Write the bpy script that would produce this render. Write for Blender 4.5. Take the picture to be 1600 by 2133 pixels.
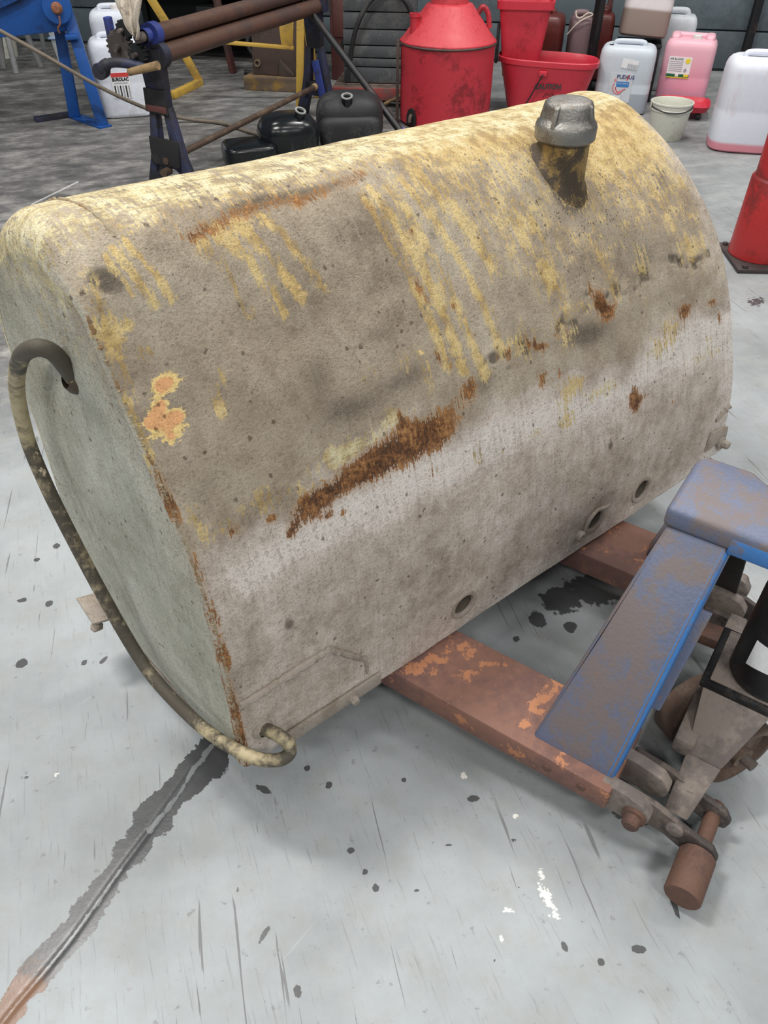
import bpy, bmesh, math, random
import numpy as np
from mathutils import Vector, Matrix
random.seed(4)
for o in list(bpy.data.objects): bpy.data.objects.remove(o)
SC = bpy.context.scene
COL = SC.collection
R = math.radians

# ------------------------------------------------------------------ camera
cam_d = bpy.data.cameras.new('camera'); cam = bpy.data.objects.new('camera', cam_d); COL.objects.link(cam)
cam.location = (0, 0, 1.36)
cam.rotation_euler = (R(90 - 41.2), 0, 0)
cam_d.sensor_fit = 'VERTICAL'; cam_d.sensor_height = 24.0
cam_d.lens = 24.0 * 1575 / 2133
cam_d.clip_start = .02; cam_d.clip_end = 60
SC.camera = cam

# ------------------------------------------------------------------ world and workshop lamps
w = bpy.data.worlds.new('world'); SC.world = w; w.use_nodes = True
w.node_tree.nodes['Background'].inputs[0].default_value = (.80, .90, 1, 1)
w.node_tree.nodes['Background'].inputs[1].default_value = .15

def area(name, loc, size, power, rot=(0, 0, 0), col=(1, .97, .93)):
    d = bpy.data.lights.new(name, 'AREA'); d.shape = 'RECTANGLE'; d.size, d.size_y = size; d.energy = power; d.color = col
    o = bpy.data.objects.new(name, d); COL.objects.link(o); o.location = loc; o.rotation_euler = rot
    return o
for i, (x, y, p) in enumerate([(-4.3, 1.7, 50), (-1.75, 1.7, 140), (.85, 1.7, 26), (3.4, 1.7, 44), (-4.0, -2.2, 70), (-1.2, -2.6, 60), (1.6, -2.6, 120), (4.4, -2.2, 50), (1.2, 4.6, 110), (3.8, 4.6, 80), (-2.0, 4.8, 40)]):
    area('ceiling_tube_lamp', (x, y, 4.5), (1.2, .32), p, (0, 0, 0))

SC.view_settings.view_transform = 'Standard'
SC.view_settings.look = 'None'
SC.view_settings.gamma = 1
SC.view_settings.use_curve_mapping = False
SC.view_settings.exposure = .05

# ------------------------------------------------------------------ materials
def nmat(name):
    m = bpy.data.materials.new(name); m.use_nodes = True
    nt = m.node_tree; b = nt.nodes['Principled BSDF']
    return m, nt, b
class NT:
    """small node helper"""
    def __init__(s, nt, k=1.0): s.nt = nt; s.k = k
    def new(s, t, **k):
        n = s.nt.nodes.new(t)
        for a, v in k.items(): setattr(n, a, v)
        return n
    def put(s, sock, v):
        if isinstance(v, bpy.types.NodeSocket): s.nt.links.new(v, sock)
        elif v is not None:
            if isinstance(v, (tuple, list)) and sock.type == 'RGBA' and len(v) == 3: v = (*v, 1)
            sock.default_value = v
    def math(s, op, a, b=None, c=None, clamp=False):
        n = s.new('ShaderNodeMath', operation=op, use_clamp=clamp)
        s.put(n.inputs[0], a); s.put(n.inputs[1], b); s.put(n.inputs[2], c)
        return n.outputs[0]
    def mix(s, f, a, b, mode='MIX'):
        n = s.new('ShaderNodeMix', data_type='RGBA', blend_type=mode)
        s.put(n.inputs[0], f); s.put(n.inputs[6], a); s.put(n.inputs[7], b)
        return n.outputs[2]
    def step(s, v, lo, hi):
        n = s.new('ShaderNodeMapRange', interpolation_type='SMOOTHSTEP')
        s.put(n.inputs[0], v); s.put(n.inputs[1], lo); s.put(n.inputs[2], hi)
        return n.outputs[0]
    def noise(s, vec, scale, detail=4, rough=.55, dist=0.0):
        n = s.new('ShaderNodeTexNoise'); s.put(n.inputs['Vector'], vec); s.put(n.inputs['Scale'], scale)
        s.put(n.inputs['Detail'], detail); s.put(n.inputs['Roughness'], rough); s.put(n.inputs['Distortion'], dist)
        if s.k == 1.0: return n.outputs['Fac']
        return s.math('MULTIPLY_ADD', n.outputs['Fac'], s.k, .5 - .5 * s.k, clamp=True)
    def voro(s, vec, scale, feature='F1'):
        n = s.new('ShaderNodeTexVoronoi', feature=feature); s.put(n.inputs['Vector'], vec); s.put(n.inputs['Scale'], scale)
        return n.outputs['Distance']
    def mapv(s, vec, scale=(1, 1, 1), rot=(0, 0, 0), loc=(0, 0, 0)):
        if any(rot):                      # turn first, stretch afterwards
            r = s.new('ShaderNodeMapping'); s.put(r.inputs['Vector'], vec); r.inputs['Rotation'].default_value = rot; vec = r.outputs[0]; rot = (0, 0, 0)
        n = s.new('ShaderNodeMapping'); s.put(n.inputs['Vector'], vec)
        n.inputs['Scale'].default_value = scale; n.inputs['Rotation'].default_value = rot; n.inputs['Location'].default_value = loc
        return n.outputs[0]
    def ramp(s, f, stops):
        n = s.new('ShaderNodeValToRGB'); e = n.color_ramp.elements
        while len(e) < len(stops): e.new(.5)
        for k, (p, c) in enumerate(stops): e[k].position = p; e[k].color = (*c, 1)
        s.put(n.inputs[0], f); return n.outputs[0]
    def obj(s): return s.new('ShaderNodeTexCoord').outputs['Object']
    def bump(s, h, strength, dist=.01):
        n = s.new('ShaderNodeBump'); s.put(n.inputs['Height'], h); n.inputs['Strength'].default_value = strength
        n.inputs['Distance'].default_value = dist
        return n.outputs[0]
    def attr(s, name):
        n = s.new('ShaderNodeAttribute', attribute_name=name); return n
    def sep(s, c):
        n = s.new('ShaderNodeSeparateColor'); s.put(n.inputs[0], c); return n.outputs

def simple(name, col, rough=.6, metal=0.0, dirt=None, amt=.5, scale=6.0, chip=None, chip_amt=.5, bump=.15, spec=.5, sheen=0, trans=0):
    """base colour, soft dirt patches and small chips, all in object space"""
    m, nt, b = nmat(name); n = NT(nt, 1.7); oc = n.obj()
    big = n.noise(oc, scale, 5, .6); fine = n.noise(oc, scale * 11, 4, .65)
    v = n.math('MULTIPLY_ADD', fine, .5, .75)
    c = n.mix(1, col, v, 'MULTIPLY') if False else n.mix(n.math('MULTIPLY', fine, .35), col, tuple(x * .55 for x in col))
    if dirt: c = n.mix(n.math('MULTIPLY', n.step(n.math('MULTIPLY_ADD', fine, .3, n.math('MULTIPLY', big, .85)), 1 - amt * .95, 1.25 - amt * .95), .9), c, dirt)
    if chip: c = n.mix(n.step(n.math('ADD', n.noise(oc, scale * 3.1, 6, .7), n.math('MULTIPLY', fine, .15)), 1.04 - chip_amt * .5, 1.09 - chip_amt * .5), c, chip)
    nt.links.new(c, b.inputs['Base Color'])
    b.inputs['Metallic'].default_value = metal
    nt.links.new(n.math('MULTIPLY_ADD', big, .3, rough - .15, clamp=True), b.inputs['Roughness'])
    b.inputs['Specular IOR Level'].default_value = spec
    if trans:
        b.inputs['Subsurface Weight'].default_value = trans; b.inputs['Subsurface Radius'].default_value = (.03, .03, .03)
    if bump: nt.links.new(n.bump(n.math('ADD', fine, n.math('MULTIPLY', big, .5)), bump, .004), b.inputs['Normal'])
    return m

M = {}
M['truck_blue'] = simple('worn_blue_paint', (.135, .160, .245), .50, .1, (.18, .145, .135), .58, 12, (.30, .14, .09), .38, .18)
M['truck_edge'] = simple('bright_blue_edge_paint', (.05, .20, .52), .45, .0, (.16, .14, .15), .42, 9, (.45, .10, .08), .35, .15)
M['fork_rust'] = simple('rusted_fork_steel', (.25, .125, .09), .7, .0, (.16, .085, .075), .55, 5, (.46, .20, .10), .66, .2)
M['heel_steel'] = simple('dusty_dark_steel', (.075, .062, .058), .75, .2, (.19, .155, .135), .55, 9, None, 0, .2)
M['dust_steel'] = simple('dust_covered_steel', (.15, .125, .115), .8, .0, (.25, .21, .18), .55, 7, None, 0, .2)
M['pin_rust'] = simple('rusty_pin_steel', (.16, .085, .06), .7, .2, (.10, .06, .05), .5, 15, None, 0, .2)
M['wheel_rust'] = simple('rusty_wheel_steel', (.13, .085, .065), .75, .15, (.20, .15, .115), .5, 12, (.24, .10, .05), .4, .25)
M['black_paint'] = simple('black_gloss_paint', (.008, .008, .009), .35, 0, (.05, .045, .04), .35, 8, None, 0, .08)
M['black_matt'] = simple('black_matt_plastic', (.018, .018, .020), .62, 0, (.05, .05, .05), .45, 6, None, 0, .1)
M['black_gloss'] = simple('black_gloss_plastic', (.008, .010, .012), .24, 0, (.045, .05, .052), .35, 5, None, 0, .03)
M['dark_void'] = simple('dark_opening', (.012, .010, .009), .9, 0, None, 0, 6, None, 0, 0)
M['cast_grey'] = simple('cast_cap_metal', (.30, .29, .27), .38, .75, (.15, .13, .11), .5, 22, (.42, .26, .08), .38, .3)
M['neck_paint'] = simple('oily_yellow_neck_paint', (.30, .19, .055), .5, 0, (.035, .026, .020), .72, 26, (.45, .33, .12), .42, .35)
M['rail_paint'] = simple('worn_rail_paint', (.50, .42, .26), .65, .1, (.045, .040, .036), .62, 7, (.58, .50, .36), .46, .3)
M['mud_part'] = simple('mud_caked_steel', (.40, .35, .30), .9, 0, (.28, .23, .18), .5, 18, (.30, .17, .07), .25, .5)
M['bore'] = simple('shaded_mud_bore', (.15, .125, .095), .95, 0, (.07, .055, .04), .5, 30, None, 0, .5)  # mud colour darkened, with the shade of the recess put into it
M['weld'] = simple('weld_bead_mud', (.36, .30, .20), .9, 0, (.25, .14, .06), .55, 20, (.55, .42, .16), .45, .5)
M['machine_blue'] = simple('machine_blue_paint', (.010, .085, .34), .45, 0, (.012, .04, .14), .42, 4, None, 0, .05)
M['navy'] = simple('grubby_navy_casting', (.030, .036, .085), .6, 0, (.020, .019, .021), .62, 9, (.09, .085, .085), .28, .25)
M['navy_bright'] = simple('royal_blue_paint', (.035, .060, .28), .5, 0, (.03, .03, .06), .5, 12, None, 0, .15)
M['roller'] = simple('brown_oiled_roller', (.15, .085, .062), .45, .3, (.09, .06, .055), .5, 5, (.22, .13, .07), .35, .06)
M['tie_rod'] = simple('brown_rusty_rod', (.105, .070, .050), .6, .2, (.17, .12, .08), .45, 9, None, 0, .15)
M['tan_wood'] = simple('worn_tan_handle', (.34, .23, .11), .6, 0, (.18, .12, .07), .5, 20, None, 0, .1)
M['yellow'] = simple('yellow_stand_paint', (.62, .40, .075), .55, 0, (.36, .23, .07), .45, 7, None, 0, .1)
M['maroon'] = simple('maroon_machine_paint', (.115, .040, .036), .6, 0, (.06, .035, .03), .5, 4, None, 0, .1)
M['brown_cast'] = simple('brown_cast_iron', (.085, .055, .045), .65, 0, (.045, .035, .03), .5, 5, (.16, .10, .04), .3, .15)
M['base_ochre'] = simple('ochre_chipped_base', (.16, .115, .08), .7, 0, (.30, .18, .04), .48, 14, None, 0, .2)
M['clutter_dark'] = simple('dark_grimy_steel', (.016, .018, .020), .6, .1, (.04, .042, .042), .4, 3, None, 0, .1)
M['slat_grey'] = simple('dusty_dark_grey_slat', (.070, .078, .085), .7, 0, (.12, .125, .125), .5, 6, None, 0, .15)
M['pallet_wood'] = simple('dirty_pallet_wood', (.16, .115, .095), .85, 0, (.08, .055, .045), .5, 7, (.26, .06, .055), .38, .25)
M['red_board'] = simple('faded_red_board', (.30, .055, .05), .75, 0, (.16, .09, .08), .52, 8, None, 0, .2)
M['red_drum'] = simple('grubby_red_drum_paint', (.52, .030, .048), .5, 0, (.20, .012, .018), .44, 4, (.035, .010, .011), .30, .08)
M['red_top'] = simple('dusty_red_paint', (.60, .060, .075), .55, 0, (.42, .025, .035), .45, 5, None, 0, .08)
M['red_plastic'] = simple('red_plastic', (.60, .035, .060), .42, 0, (.38, .02, .035), .4, 4, None, 0, .05)
M['red_post'] = simple('red_post_paint', (.44, .024, .024), .42, 0, (.18, .020, .018), .48, 6, (.09, .05, .03), .36, .08)
M['post_base'] = simple('grimy_base_plate', (.055, .042, .040), .6, .1, (.12, .09, .08), .4, 7, None, 0, .1)
M['black_post'] = simple('black_post_paint', (.010, .010, .012), .5, 0, (.07, .03, .025), .40, 8, None, 0, .1)
M['hdpe_white'] = simple('milky_white_plastic', (.78, .82, .90), .45, 0, (.60, .62, .66), .35, 4, None, 0, .03, trans=.25)
M['hdpe_grey'] = simple('milky_grey_plastic', (.62, .66, .70), .5, 0, (.45, .45, .44), .4, 4, None, 0, .04, trans=.2)
M['cap_white'] = simple('white_screw_cap', (.78, .74, .72), .5, 0, (.5, .45, .42), .4, 20, None, 0, .1)
M['pail_white'] = simple('stained_white_pail', (.70, .71, .62), .5, 0, (.50, .49, .40), .4, 7, (.05, .05, .04), .16, .06)
M['maroon_can'] = simple('maroon_plastic_can', (.13, .025, .020), .4, 0, (.06, .018, .016), .5, 5, None, 0, .05)
M['mauve_can'] = simple('mauve_plastic_can', (.20, .13, .14), .55, 0, (.12, .07, .07), .4, 6, None, 0, .05)
M['string'] = simple('cream_string', (.72, .64, .54), .9, 0, None, 0, 20, None, 0, .2)
M['wall_panel'] = simple('blue_grey_wall_sheet', (.105, .135, .155), .6, 0, (.07, .085, .10), .5, 2, None, 0, .06)
M['alu'] = simple('dull_aluminium', (.55, .60, .60), .4, .5, (.35, .37, .36), .4, 6, None, 0, .05)
M['blue_clip'] = simple('pale_blue_rung', (.35, .48, .80), .4, .1, None, 0, 6, None, 0, .05)
M['grey_leg'] = simple('grey_stool_leg', (.27, .28, .28), .6, 0, (.15, .15, .15), .4, 6, None, 0, .1)
M['brass'] = simple('rusty_orange_bolt', (.36, .15, .08), .6, .2, (.22, .09, .05), .5, 18, None, 0, .15)
M['cloth'] = simple('grubby_beige_rag', (.52, .46, .38), .95, 0, (.16, .12, .10), .42, 13, None, 0, .3)
M['hose'] = simple('dusty_brown_hose', (.20, .165, .13), .75, 0, (.12, .10, .08), .45, 9, None, 0, .1)
M['straw'] = simple('white_plastic_strip', (.75, .76, .75), .5, 0, None, 0, 9, None, 0, .0)
M['blue_cap'] = simple('bright_blue_cap', (.03, .06, .75), .4, 0, None, 0, 9, None, 0, .0)
M['white_print'] = simple('white_print', (.85, .86, .87), .5, 0, None, 0, 9, None, 0, 0)
M['black_print'] = simple('black_print', (.012, .012, .014), .6, 0, None, 0, 9, None, 0, 0)
M['red_print'] = simple('red_print', (.62, .05, .05), .6, 0, None, 0, 9, None, 0, 0)
M['blue_print'] = simple('blue_print', (.05, .22, .55), .6, 0, None, 0, 9, None, 0, 0)
M['navy_print'] = simple('navy_print', (.03, .035, .16), .6, 0, None, 0, 9, None, 0, 0)
M['green_print'] = simple('green_print', (.01, .13, .05), .6, 0, None, 0, 9, None, 0, 0)
M['yellow_print'] = simple('yellow_print', (.85, .72, .05), .6, 0, None, 0, 9, None, 0, 0)
M['grey_print'] = simple('grey_print', (.35, .37, .42), .6, 0, None, 0, 9, None, 0, 0)
M['pink_print'] = simple('pink_print', (.70, .25, .28), .6, 0, None, 0, 9, None, 0, 0)

def liquid_mat(name, top, bot, level, soft=.004, rough=.45, stain=None, stain_amt=.4):
    """milky plastic that shows the liquid standing inside up to a level (object z)"""
    m, nt, b = nmat(name); n = NT(nt); oc = n.obj()
    sp = n.new('ShaderNodeSeparateXYZ'); n.put(sp.inputs[0], oc); z = sp.outputs[2]
    nz = n.noise(oc, 5, 4); fine = n.noise(oc, 40, 3)
    c = n.mix(n.step(n.math('MULTIPLY_ADD', nz, .004, z), level - soft, level + soft), bot, top)
    if stain: c = n.mix(n.math('MULTIPLY', n.step(n.noise(n.mapv(oc, (1.5, 1.5, .5)), 7, 5, .65), .75 - stain_amt * .4, .95 - stain_amt * .4), .8), c, stain)
    c = n.mix(n.math('MULTIPLY', fine, .12), c, tuple(x * .5 for x in bot))
    nt.links.new(c, b.inputs['Base Color']); b.inputs['Roughness'].default_value = rough
    b.inputs['Subsurface Weight'].default_value = .2; b.inputs['Subsurface Radius'].default_value = (.03, .03, .03)
    return m
M['plexus_can'] = liquid_mat('clear_can_grey_liquid', (.58, .64, .70), (.36, .40, .45), .13)
M['pink_can'] = liquid_mat('pink_can_plastic', (.80, .45, .53), (.70, .31, .42), .20, .12)
M['right_can'] = liquid_mat('white_can_pink_residue', (.74, .78, .86), (.72, .28, .34), .055, .012, .45, (.62, .50, .54), .42)
M['brown_can'] = liquid_mat('can_with_brown_sludge', (.68, .63, .64), (.27, .205, .175), .16, .012, .5, (.20, .14, .12), .30)

# ------------------------------------------------------------------ mesh helpers
class MB:
    def __init__(s): s.v = []; s.f = []
    def add(s, vs, fs):
        k = len(s.v); s.v += [tuple(map(float, p)) for p in vs]; s.f += [tuple(k + i for i in f) for f in fs]; return s
    def box(s, c, d, rz=0, rx=0, ry=0):
        m = Matrix.Translation(c) @ Matrix.Rotation(rz, 4, 'Z') @ Matrix.Rotation(ry, 4, 'Y') @ Matrix.Rotation(rx, 4, 'X')
        q = [m @ Vector((x * d[0] / 2, y * d[1] / 2, z * d[2] / 2)) for x in (-1, 1) for y in (-1, 1) for z in (-1, 1)]
        return s.add(q, [(0, 1, 3, 2), (4, 6, 7, 5), (0, 4, 5, 1), (2, 3, 7, 6), (0, 2, 6, 4), (1, 5, 7, 3)])
    def hexa(s, a, b):
        """a, b: two quads of 4 points in the same order (b opposite a)"""
        return s.add(list(a) + list(b), [(0, 3, 2, 1), (4, 5, 6, 7), (0, 1, 5, 4), (1, 2, 6, 5), (2, 3, 7, 6), (3, 0, 4, 7)])
    def bar(s, p0, p1, wd, th, up=(0, 0, 1)):
        p0, p1 = Vector(p0), Vector(p1); d = (p1 - p0).normalized(); u = Vector(up)
        x = d.cross(u)
        if x.length < 1e-4: x = d.cross(Vector((0, 1, 0)))
        x.normalize(); y = x.cross(d)
        q = lambda p: [p - x * wd / 2 - y * th / 2, p + x * wd / 2 - y * th / 2, p + x * wd / 2 + y * th / 2, p - x * wd / 2 + y * th / 2]
        return s.hexa(q(p0), q(p1))
    def cyl(s, p0, p1, r0, r1=None, n=24, caps=True):
        return s.tube([p0, p1], [r0, r0 if r1 is None else r1], n, caps)
    def tube(s, path, r, n=12, caps=True):
        P = [Vector(p) for p in path]; rr = r if isinstance(r, (list, tuple)) else [r] * len(P)
        T = []
        for i in range(len(P)):
            a = P[max(i - 1, 0)]; b = P[min(i + 1, len(P) - 1)]; T.append((b - a).normalized())
        u = T[0].cross(Vector((0, 0, 1)))
        if u.length < 1e-3: u = T[0].cross(Vector((0, 1, 0)))
        u.normalize(); vs = []; fs = []
        for i, p in enumerate(P):
            u = (u - T[i] * u.dot(T[i])).normalized(); w_ = T[i].cross(u)
            for k in range(n):
                a = 2 * math.pi * k / n; vs.append(p + (u * math.cos(a) + w_ * math.sin(a)) * rr[i])
        for i in range(len(P) - 1):
            for k in range(n):
                a, b = i * n + k, i * n + (k + 1) % n; fs.append((a, b, b + n, a + n))
        if caps: fs.append(tuple(range(n - 1, -1, -1))); fs.append(tuple((len(P) - 1) * n + k for k in range(n)))
        return s.add(vs, fs)
    def lathe(s, prof, c=(0, 0, 0), n=32, axis=None, x_axis=None):
        ax = Vector(axis or (0, 0, 1)).normalized(); x = ax.orthogonal().normalized() if x_axis is None else Vector(x_axis); y = ax.cross(x); c = Vector(c)
        vs = []; fs = []
        for r, z in prof:
            for k in range(n):
                a = 2 * math.pi * k / n; vs.append(c + (x * math.cos(a) + y * math.sin(a)) * max(r, 1e-5) + ax * z)
        for i in range(len(prof) - 1):
            for k in range(n):
                a, b = i * n + k, i * n + (k + 1) % n; fs.append((a, b, b + n, a + n))
        return s.add(vs, fs)
    def prism(s, poly, o, ex, ey, ez):
        """polygon in (ex,ey) extruded along ez (a vector with length)"""
        o, ex, ey, ez = map(Vector, (o, ex, ey, ez)); n = len(poly)
        a = [o + ex * p[0] + ey * p[1] for p in poly]; b = [p + ez for p in a]
        return s.add(a + b, [tuple(range(n - 1, -1, -1)), tuple(range(n, 2 * n))] + [(i, (i + 1) % n, n + (i + 1) % n, n + i) for i in range(n)])
    def loft(s, rings, cap0=True, cap1=True, closed=False):
        n = len(rings[0]); vs = [p for r in rings for p in r]; fs = []
        for i in range(len(rings) - 1):
            for k in range(n):
                a, b = i * n + k, i * n + (k + 1) % n; fs.append((a, b, b + n, a + n))
        if cap0: fs.append(tuple(range(n - 1, -1, -1)))
        if cap1: fs.append(tuple((len(rings) - 1) * n + k for k in range(n)))
        return s.add(vs, fs)
    def squad(s, c, d, e=4.0, nu=28, nv=18, rz=0):
        """superellipsoid body (rounded moulded box)"""
        sg = lambda x, p: math.copysign(abs(x) ** p, x)
        rings = []
        for j in range(nv + 1):
            th = -math.pi / 2 + math.pi * j / nv; cz = sg(math.sin(th), 2 / e); cr = sg(max(math.cos(th), 1e-4), 2 / e)
            ring = []
            for k in range(nu):
                ph = 2 * math.pi * k / nu; x = cr * sg(math.cos(ph), 2 / e) * d[0] / 2; y = cr * sg(math.sin(ph), 2 / e) * d[1] / 2
                ring.append((c[0] + x * math.cos(rz) - y * math.sin(rz), c[1] + x * math.sin(rz) + y * math.cos(rz), c[2] + cz * d[2] / 2))
            rings.append(ring)
        return s.loft(rings)
    def build(s, name, mat, parent=None, bevel=0, seg=2, angle=38, smooth=True, loc=None, rot=None):
        me = bpy.data.meshes.new(name); me.from_pydata(s.v, [], s.f)
        if bevel:
            bm = bmesh.new(); bm.from_mesh(me); bmesh.ops.remove_doubles(bm, verts=bm.verts, dist=1e-6); bmesh.ops.recalc_face_normals(bm, faces=bm.faces)
            ed = [e for e in bm.edges if len(e.link_faces) == 2 and e.calc_face_angle(0) > R(30)]
            bmesh.ops.bevel(bm, geom=ed, offset=bevel, segments=seg, profile=.5, affect='EDGES', clamp_overlap=True); bm.to_mesh(me); bm.free()
        else:
            bm = bmesh.new(); bm.from_mesh(me); bmesh.ops.recalc_face_normals(bm, faces=bm.faces); bm.to_mesh(me); bm.free()
        if smooth:
            me.shade_smooth(); me.set_sharp_from_angle(angle=R(angle))
        me.materials.append(M[mat] if isinstance(mat, str) else mat)
        o = bpy.data.objects.new(name, me); COL.objects.link(o)
        if parent: o.parent = parent
        if loc: o.location = loc
        if rot: o.rotation_euler = rot
        return o

def tag(o, label, cat, group=None):
    o['label'] = label; o['category'] = cat
    if group: o['group'] = group
    return o
def thing(name, label, cat, loc=(0, 0, 0), rz=0, group=None):
    o = bpy.data.objects.new(name, None); o.empty_display_size = .05; COL.objects.link(o)
    o.location = loc; o.rotation_euler = (0, 0, rz)
    return tag(o, label, cat, group)
def struct(o): o['kind'] = 'structure'; return o
def arc_pts(path, n=8):
    """Catmull-Rom through the points"""
    P = [Vector(p) for p in path]; out = []
    for i in range(len(P) - 1):
        p0, p1, p2, p3 = P[max(i - 1, 0)], P[i], P[i + 1], P[min(i + 2, len(P) - 1)]
        for k in range(n):
            t = k / n
            out.append(.5 * ((2 * p1) + (p2 - p0) * t + (2 * p0 - 5 * p1 + 4 * p2 - p3) * t * t + (3 * p1 - p0 - 3 * p2 + p3) * t ** 3))
    out.append(P[-1]); return out
def lettering(txt, size, mat, parent, loc, rot, shear=0, name='lettering', bold=0.0, width=None):
    cu = bpy.data.curves.new('txt', 'FONT'); cu.body = txt; cu.size = size; cu.align_x = 'CENTER'; cu.align_y = 'CENTER'; cu.extrude = .0006; cu.shear = shear; cu.offset = bold; cu.resolution_u = 3
    tmp = bpy.data.objects.new('txt', cu); me = bpy.data.meshes.new_from_object(tmp); bpy.data.objects.remove(tmp); bpy.data.curves.remove(cu)
    me.name = name; me.materials.clear(); me.materials.append(M[mat]); o = bpy.data.objects.new(name, me); COL.objects.link(o)
    o.parent = parent; o.location = loc; o.rotation_euler = rot
    if width and o.dimensions[0] > 0:
        xs = [v.co.x for v in me.vertices]; k = width / (max(xs) - min(xs)); o.scale = (k, 1, 1)
    return o
def sup_ring(w_, d, z, e=5.0, n=40, cx=0, cy=0):
    sg = lambda x, p: math.copysign(abs(x) ** p, x)
    return [(cx + w_ / 2 * sg(math.cos(2 * math.pi * k / n), 2 / e), cy + d / 2 * sg(math.sin(2 * math.pi * k / n), 2 / e), z) for k in range(n)]

# ------------------------------------------------------------------ setting: floor
def sstep(a, b, x):
    t = np.clip((x - a) / (b - a), 0, 1); return t * t * (3 - 2 * t)
def seg_dist(X, Y, pts):
    d = np.full(X.shape, 1e9)
    for (ax, ay), (bx, by) in zip(pts[:-1], pts[1:]):
        vx, vy = bx - ax, by - ay; t = np.clip(((X - ax) * vx + (Y - ay) * vy) / (vx * vx + vy * vy + 1e-12), 0, 1)
        d = np.minimum(d, np.hypot(X - ax - t * vx, Y - ay - t * vy))
    return d
def poly_sd(X, Y, pts):
    """signed distance, positive inside"""
    d = seg_dist(X, Y, pts + pts[:1]); ins = np.zeros(X.shape, bool)
    for (ax, ay), (bx, by) in zip(pts, pts[1:] + pts[:1]):
        c = (ay > Y) != (by > Y); ins ^= c & (X < (bx - ax) * (Y - ay) / (by - ay + 1e-12) + ax)
    return np.where(ins, d, -d)
def grid_mesh(name, P, nx, ny, attrs, uv=None, flip=False, keep=None):
    me = bpy.data.meshes.new(name)
    ii, jj = np.meshgrid(np.arange(nx - 1), np.arange(ny - 1), indexing='ij')
    a = (ii * ny + jj).ravel(); F = np.stack([a, a + ny, a + ny + 1, a + 1], 1)
    if flip: F = F[:, ::-1]
    if keep is not None: F = F[keep.ravel()]
    F = np.ascontiguousarray(F).astype(np.int32)
    me.vertices.add(nx * ny); me.vertices.foreach_set('co', np.ascontiguousarray(P.reshape(-1, 3), dtype=np.float32).ravel())
    me.loops.add(F.size); me.loops.foreach_set('vertex_index', F.ravel())
    me.polygons.add(len(F)); me.polygons.foreach_set('loop_start', np.arange(0, F.size, 4, dtype=np.int32))
    me.update(calc_edges=True); me.validate()
    for k, A in attrs.items():
        at = me.attributes.new(k, 'FLOAT_COLOR', 'POINT'); at.data.foreach_set('color', np.ascontiguousarray(A.reshape(-1, 4), dtype=np.float32).ravel())
    if uv is not None:
        l = me.uv_layers.new(name='UVMap'); l.data.foreach_set('uv', np.ascontiguousarray(uv.reshape(-1, 2)[F.ravel()], dtype=np.float32).ravel())
    me.shade_smooth()
    return me
rng = np.random.default_rng(7)
def lattice_noise(X, Y, s, seed):
    g = np.random.default_rng(seed).random((64, 64)); x = X * s + 100; y = Y * s + 100
    i = np.floor(x).astype(int); j = np.floor(y).astype(int); fx = x - i; fy = y - j; fx = fx * fx * (3 - 2 * fx); fy = fy * fy * (3 - 2 * fy)
    G = lambda a, b: g[a % 64, b % 64]
    return (G(i, j) * (1 - fx) + G(i + 1, j) * fx) * (1 - fy) + (G(i, j + 1) * (1 - fx) + G(i + 1, j + 1) * fx) * fy

xs = np.concatenate([np.arange(-7, -1.0, .12), np.arange(-1.0, 1.25, .005), np.arange(1.25, 7.01, .12)])
ys = np.concatenate([np.arange(-4, .18, .12), np.arange(.18, 2.35, .005), np.arange(2.35, 11.01, .12)])
X, Y = np.meshgrid(xs, ys, indexing='ij')
Z = np.zeros_like(X)
wob = (lattice_noise(X, Y, 24, 1) - .5) * .020 + (lattice_noise(X, Y, 70, 2) - .5) * .009
wet_poly = [(-0.6069, 0.3586), (-0.6007, 0.3811), (-0.5837, 0.4386), (-0.5665, 0.4564), (-0.5413, 0.5005), (-0.5099, 0.5592), (-0.4809, 0.6006), (-0.4873, 0.6308), (-0.4700, 0.6485), (-0.4604, 0.6990), (-0.4329, 0.7375), (-0.4127, 0.7726), (-0.3775, 0.8356), (-0.3551, 0.8743), (-0.3209, 0.9087), (-0.2732, 0.8520), (-0.3177, 0.8248), (-0.3119, 0.7880), (-0.3367, 0.7675), (-0.3602, 0.7425), (-0.3927, 0.6990), (-0.4017, 0.6575), (-0.4217, 0.6485), (-0.4309, 0.6134), (-0.4518, 0.5939), (-0.4660, 0.5511), (-0.4790, 0.5235), (-0.5011, 0.4745), (-0.5352, 0.4213), (-0.5579, 0.3877), (-0.5675, 0.3523), (-0.5922, 0.3398)]
wet = np.clip(.5 + (poly_sd(X, Y, wet_poly) + .004 + wob * .5) / .030, 0, 1)
cl = [(-0.5559, 0.4145), (-0.5359, 0.4471), (-0.5186, 0.4796), (-0.4936, 0.5313), (-0.4680, 0.5905)]
cl2 = [(-0.4323, 0.6638), (-0.4107, 0.6990), (-0.3915, 0.7375), (-0.3771, 0.7828), (-0.3485, 0.8356), (-0.3296, 0.8687)]
along = lattice_noise(X, Y, 30, 3)
line = np.clip(1.4 - seg_dist(X, Y, cl) / .0038, 0, 1) * 1.0 + np.clip(1.4 - seg_dist(X, Y, cl2) / (.0022 + .0075 * along), 0, 1)
joint = [(-0.6032, 0.3306), (-0.5751, 0.3831), (-0.5559, 0.4145), (-0.5186, 0.4796), (-0.4680, 0.5905), (-0.4301, 0.6657), (-0.3771, 0.7828), (-0.3296, 0.8687), (-0.2541, 1.0255)]
jd = seg_dist(X, Y, joint); Z -= .0025 * np.clip(1 - jd / .006, 0, 1)
oil = np.zeros_like(X)
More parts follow.
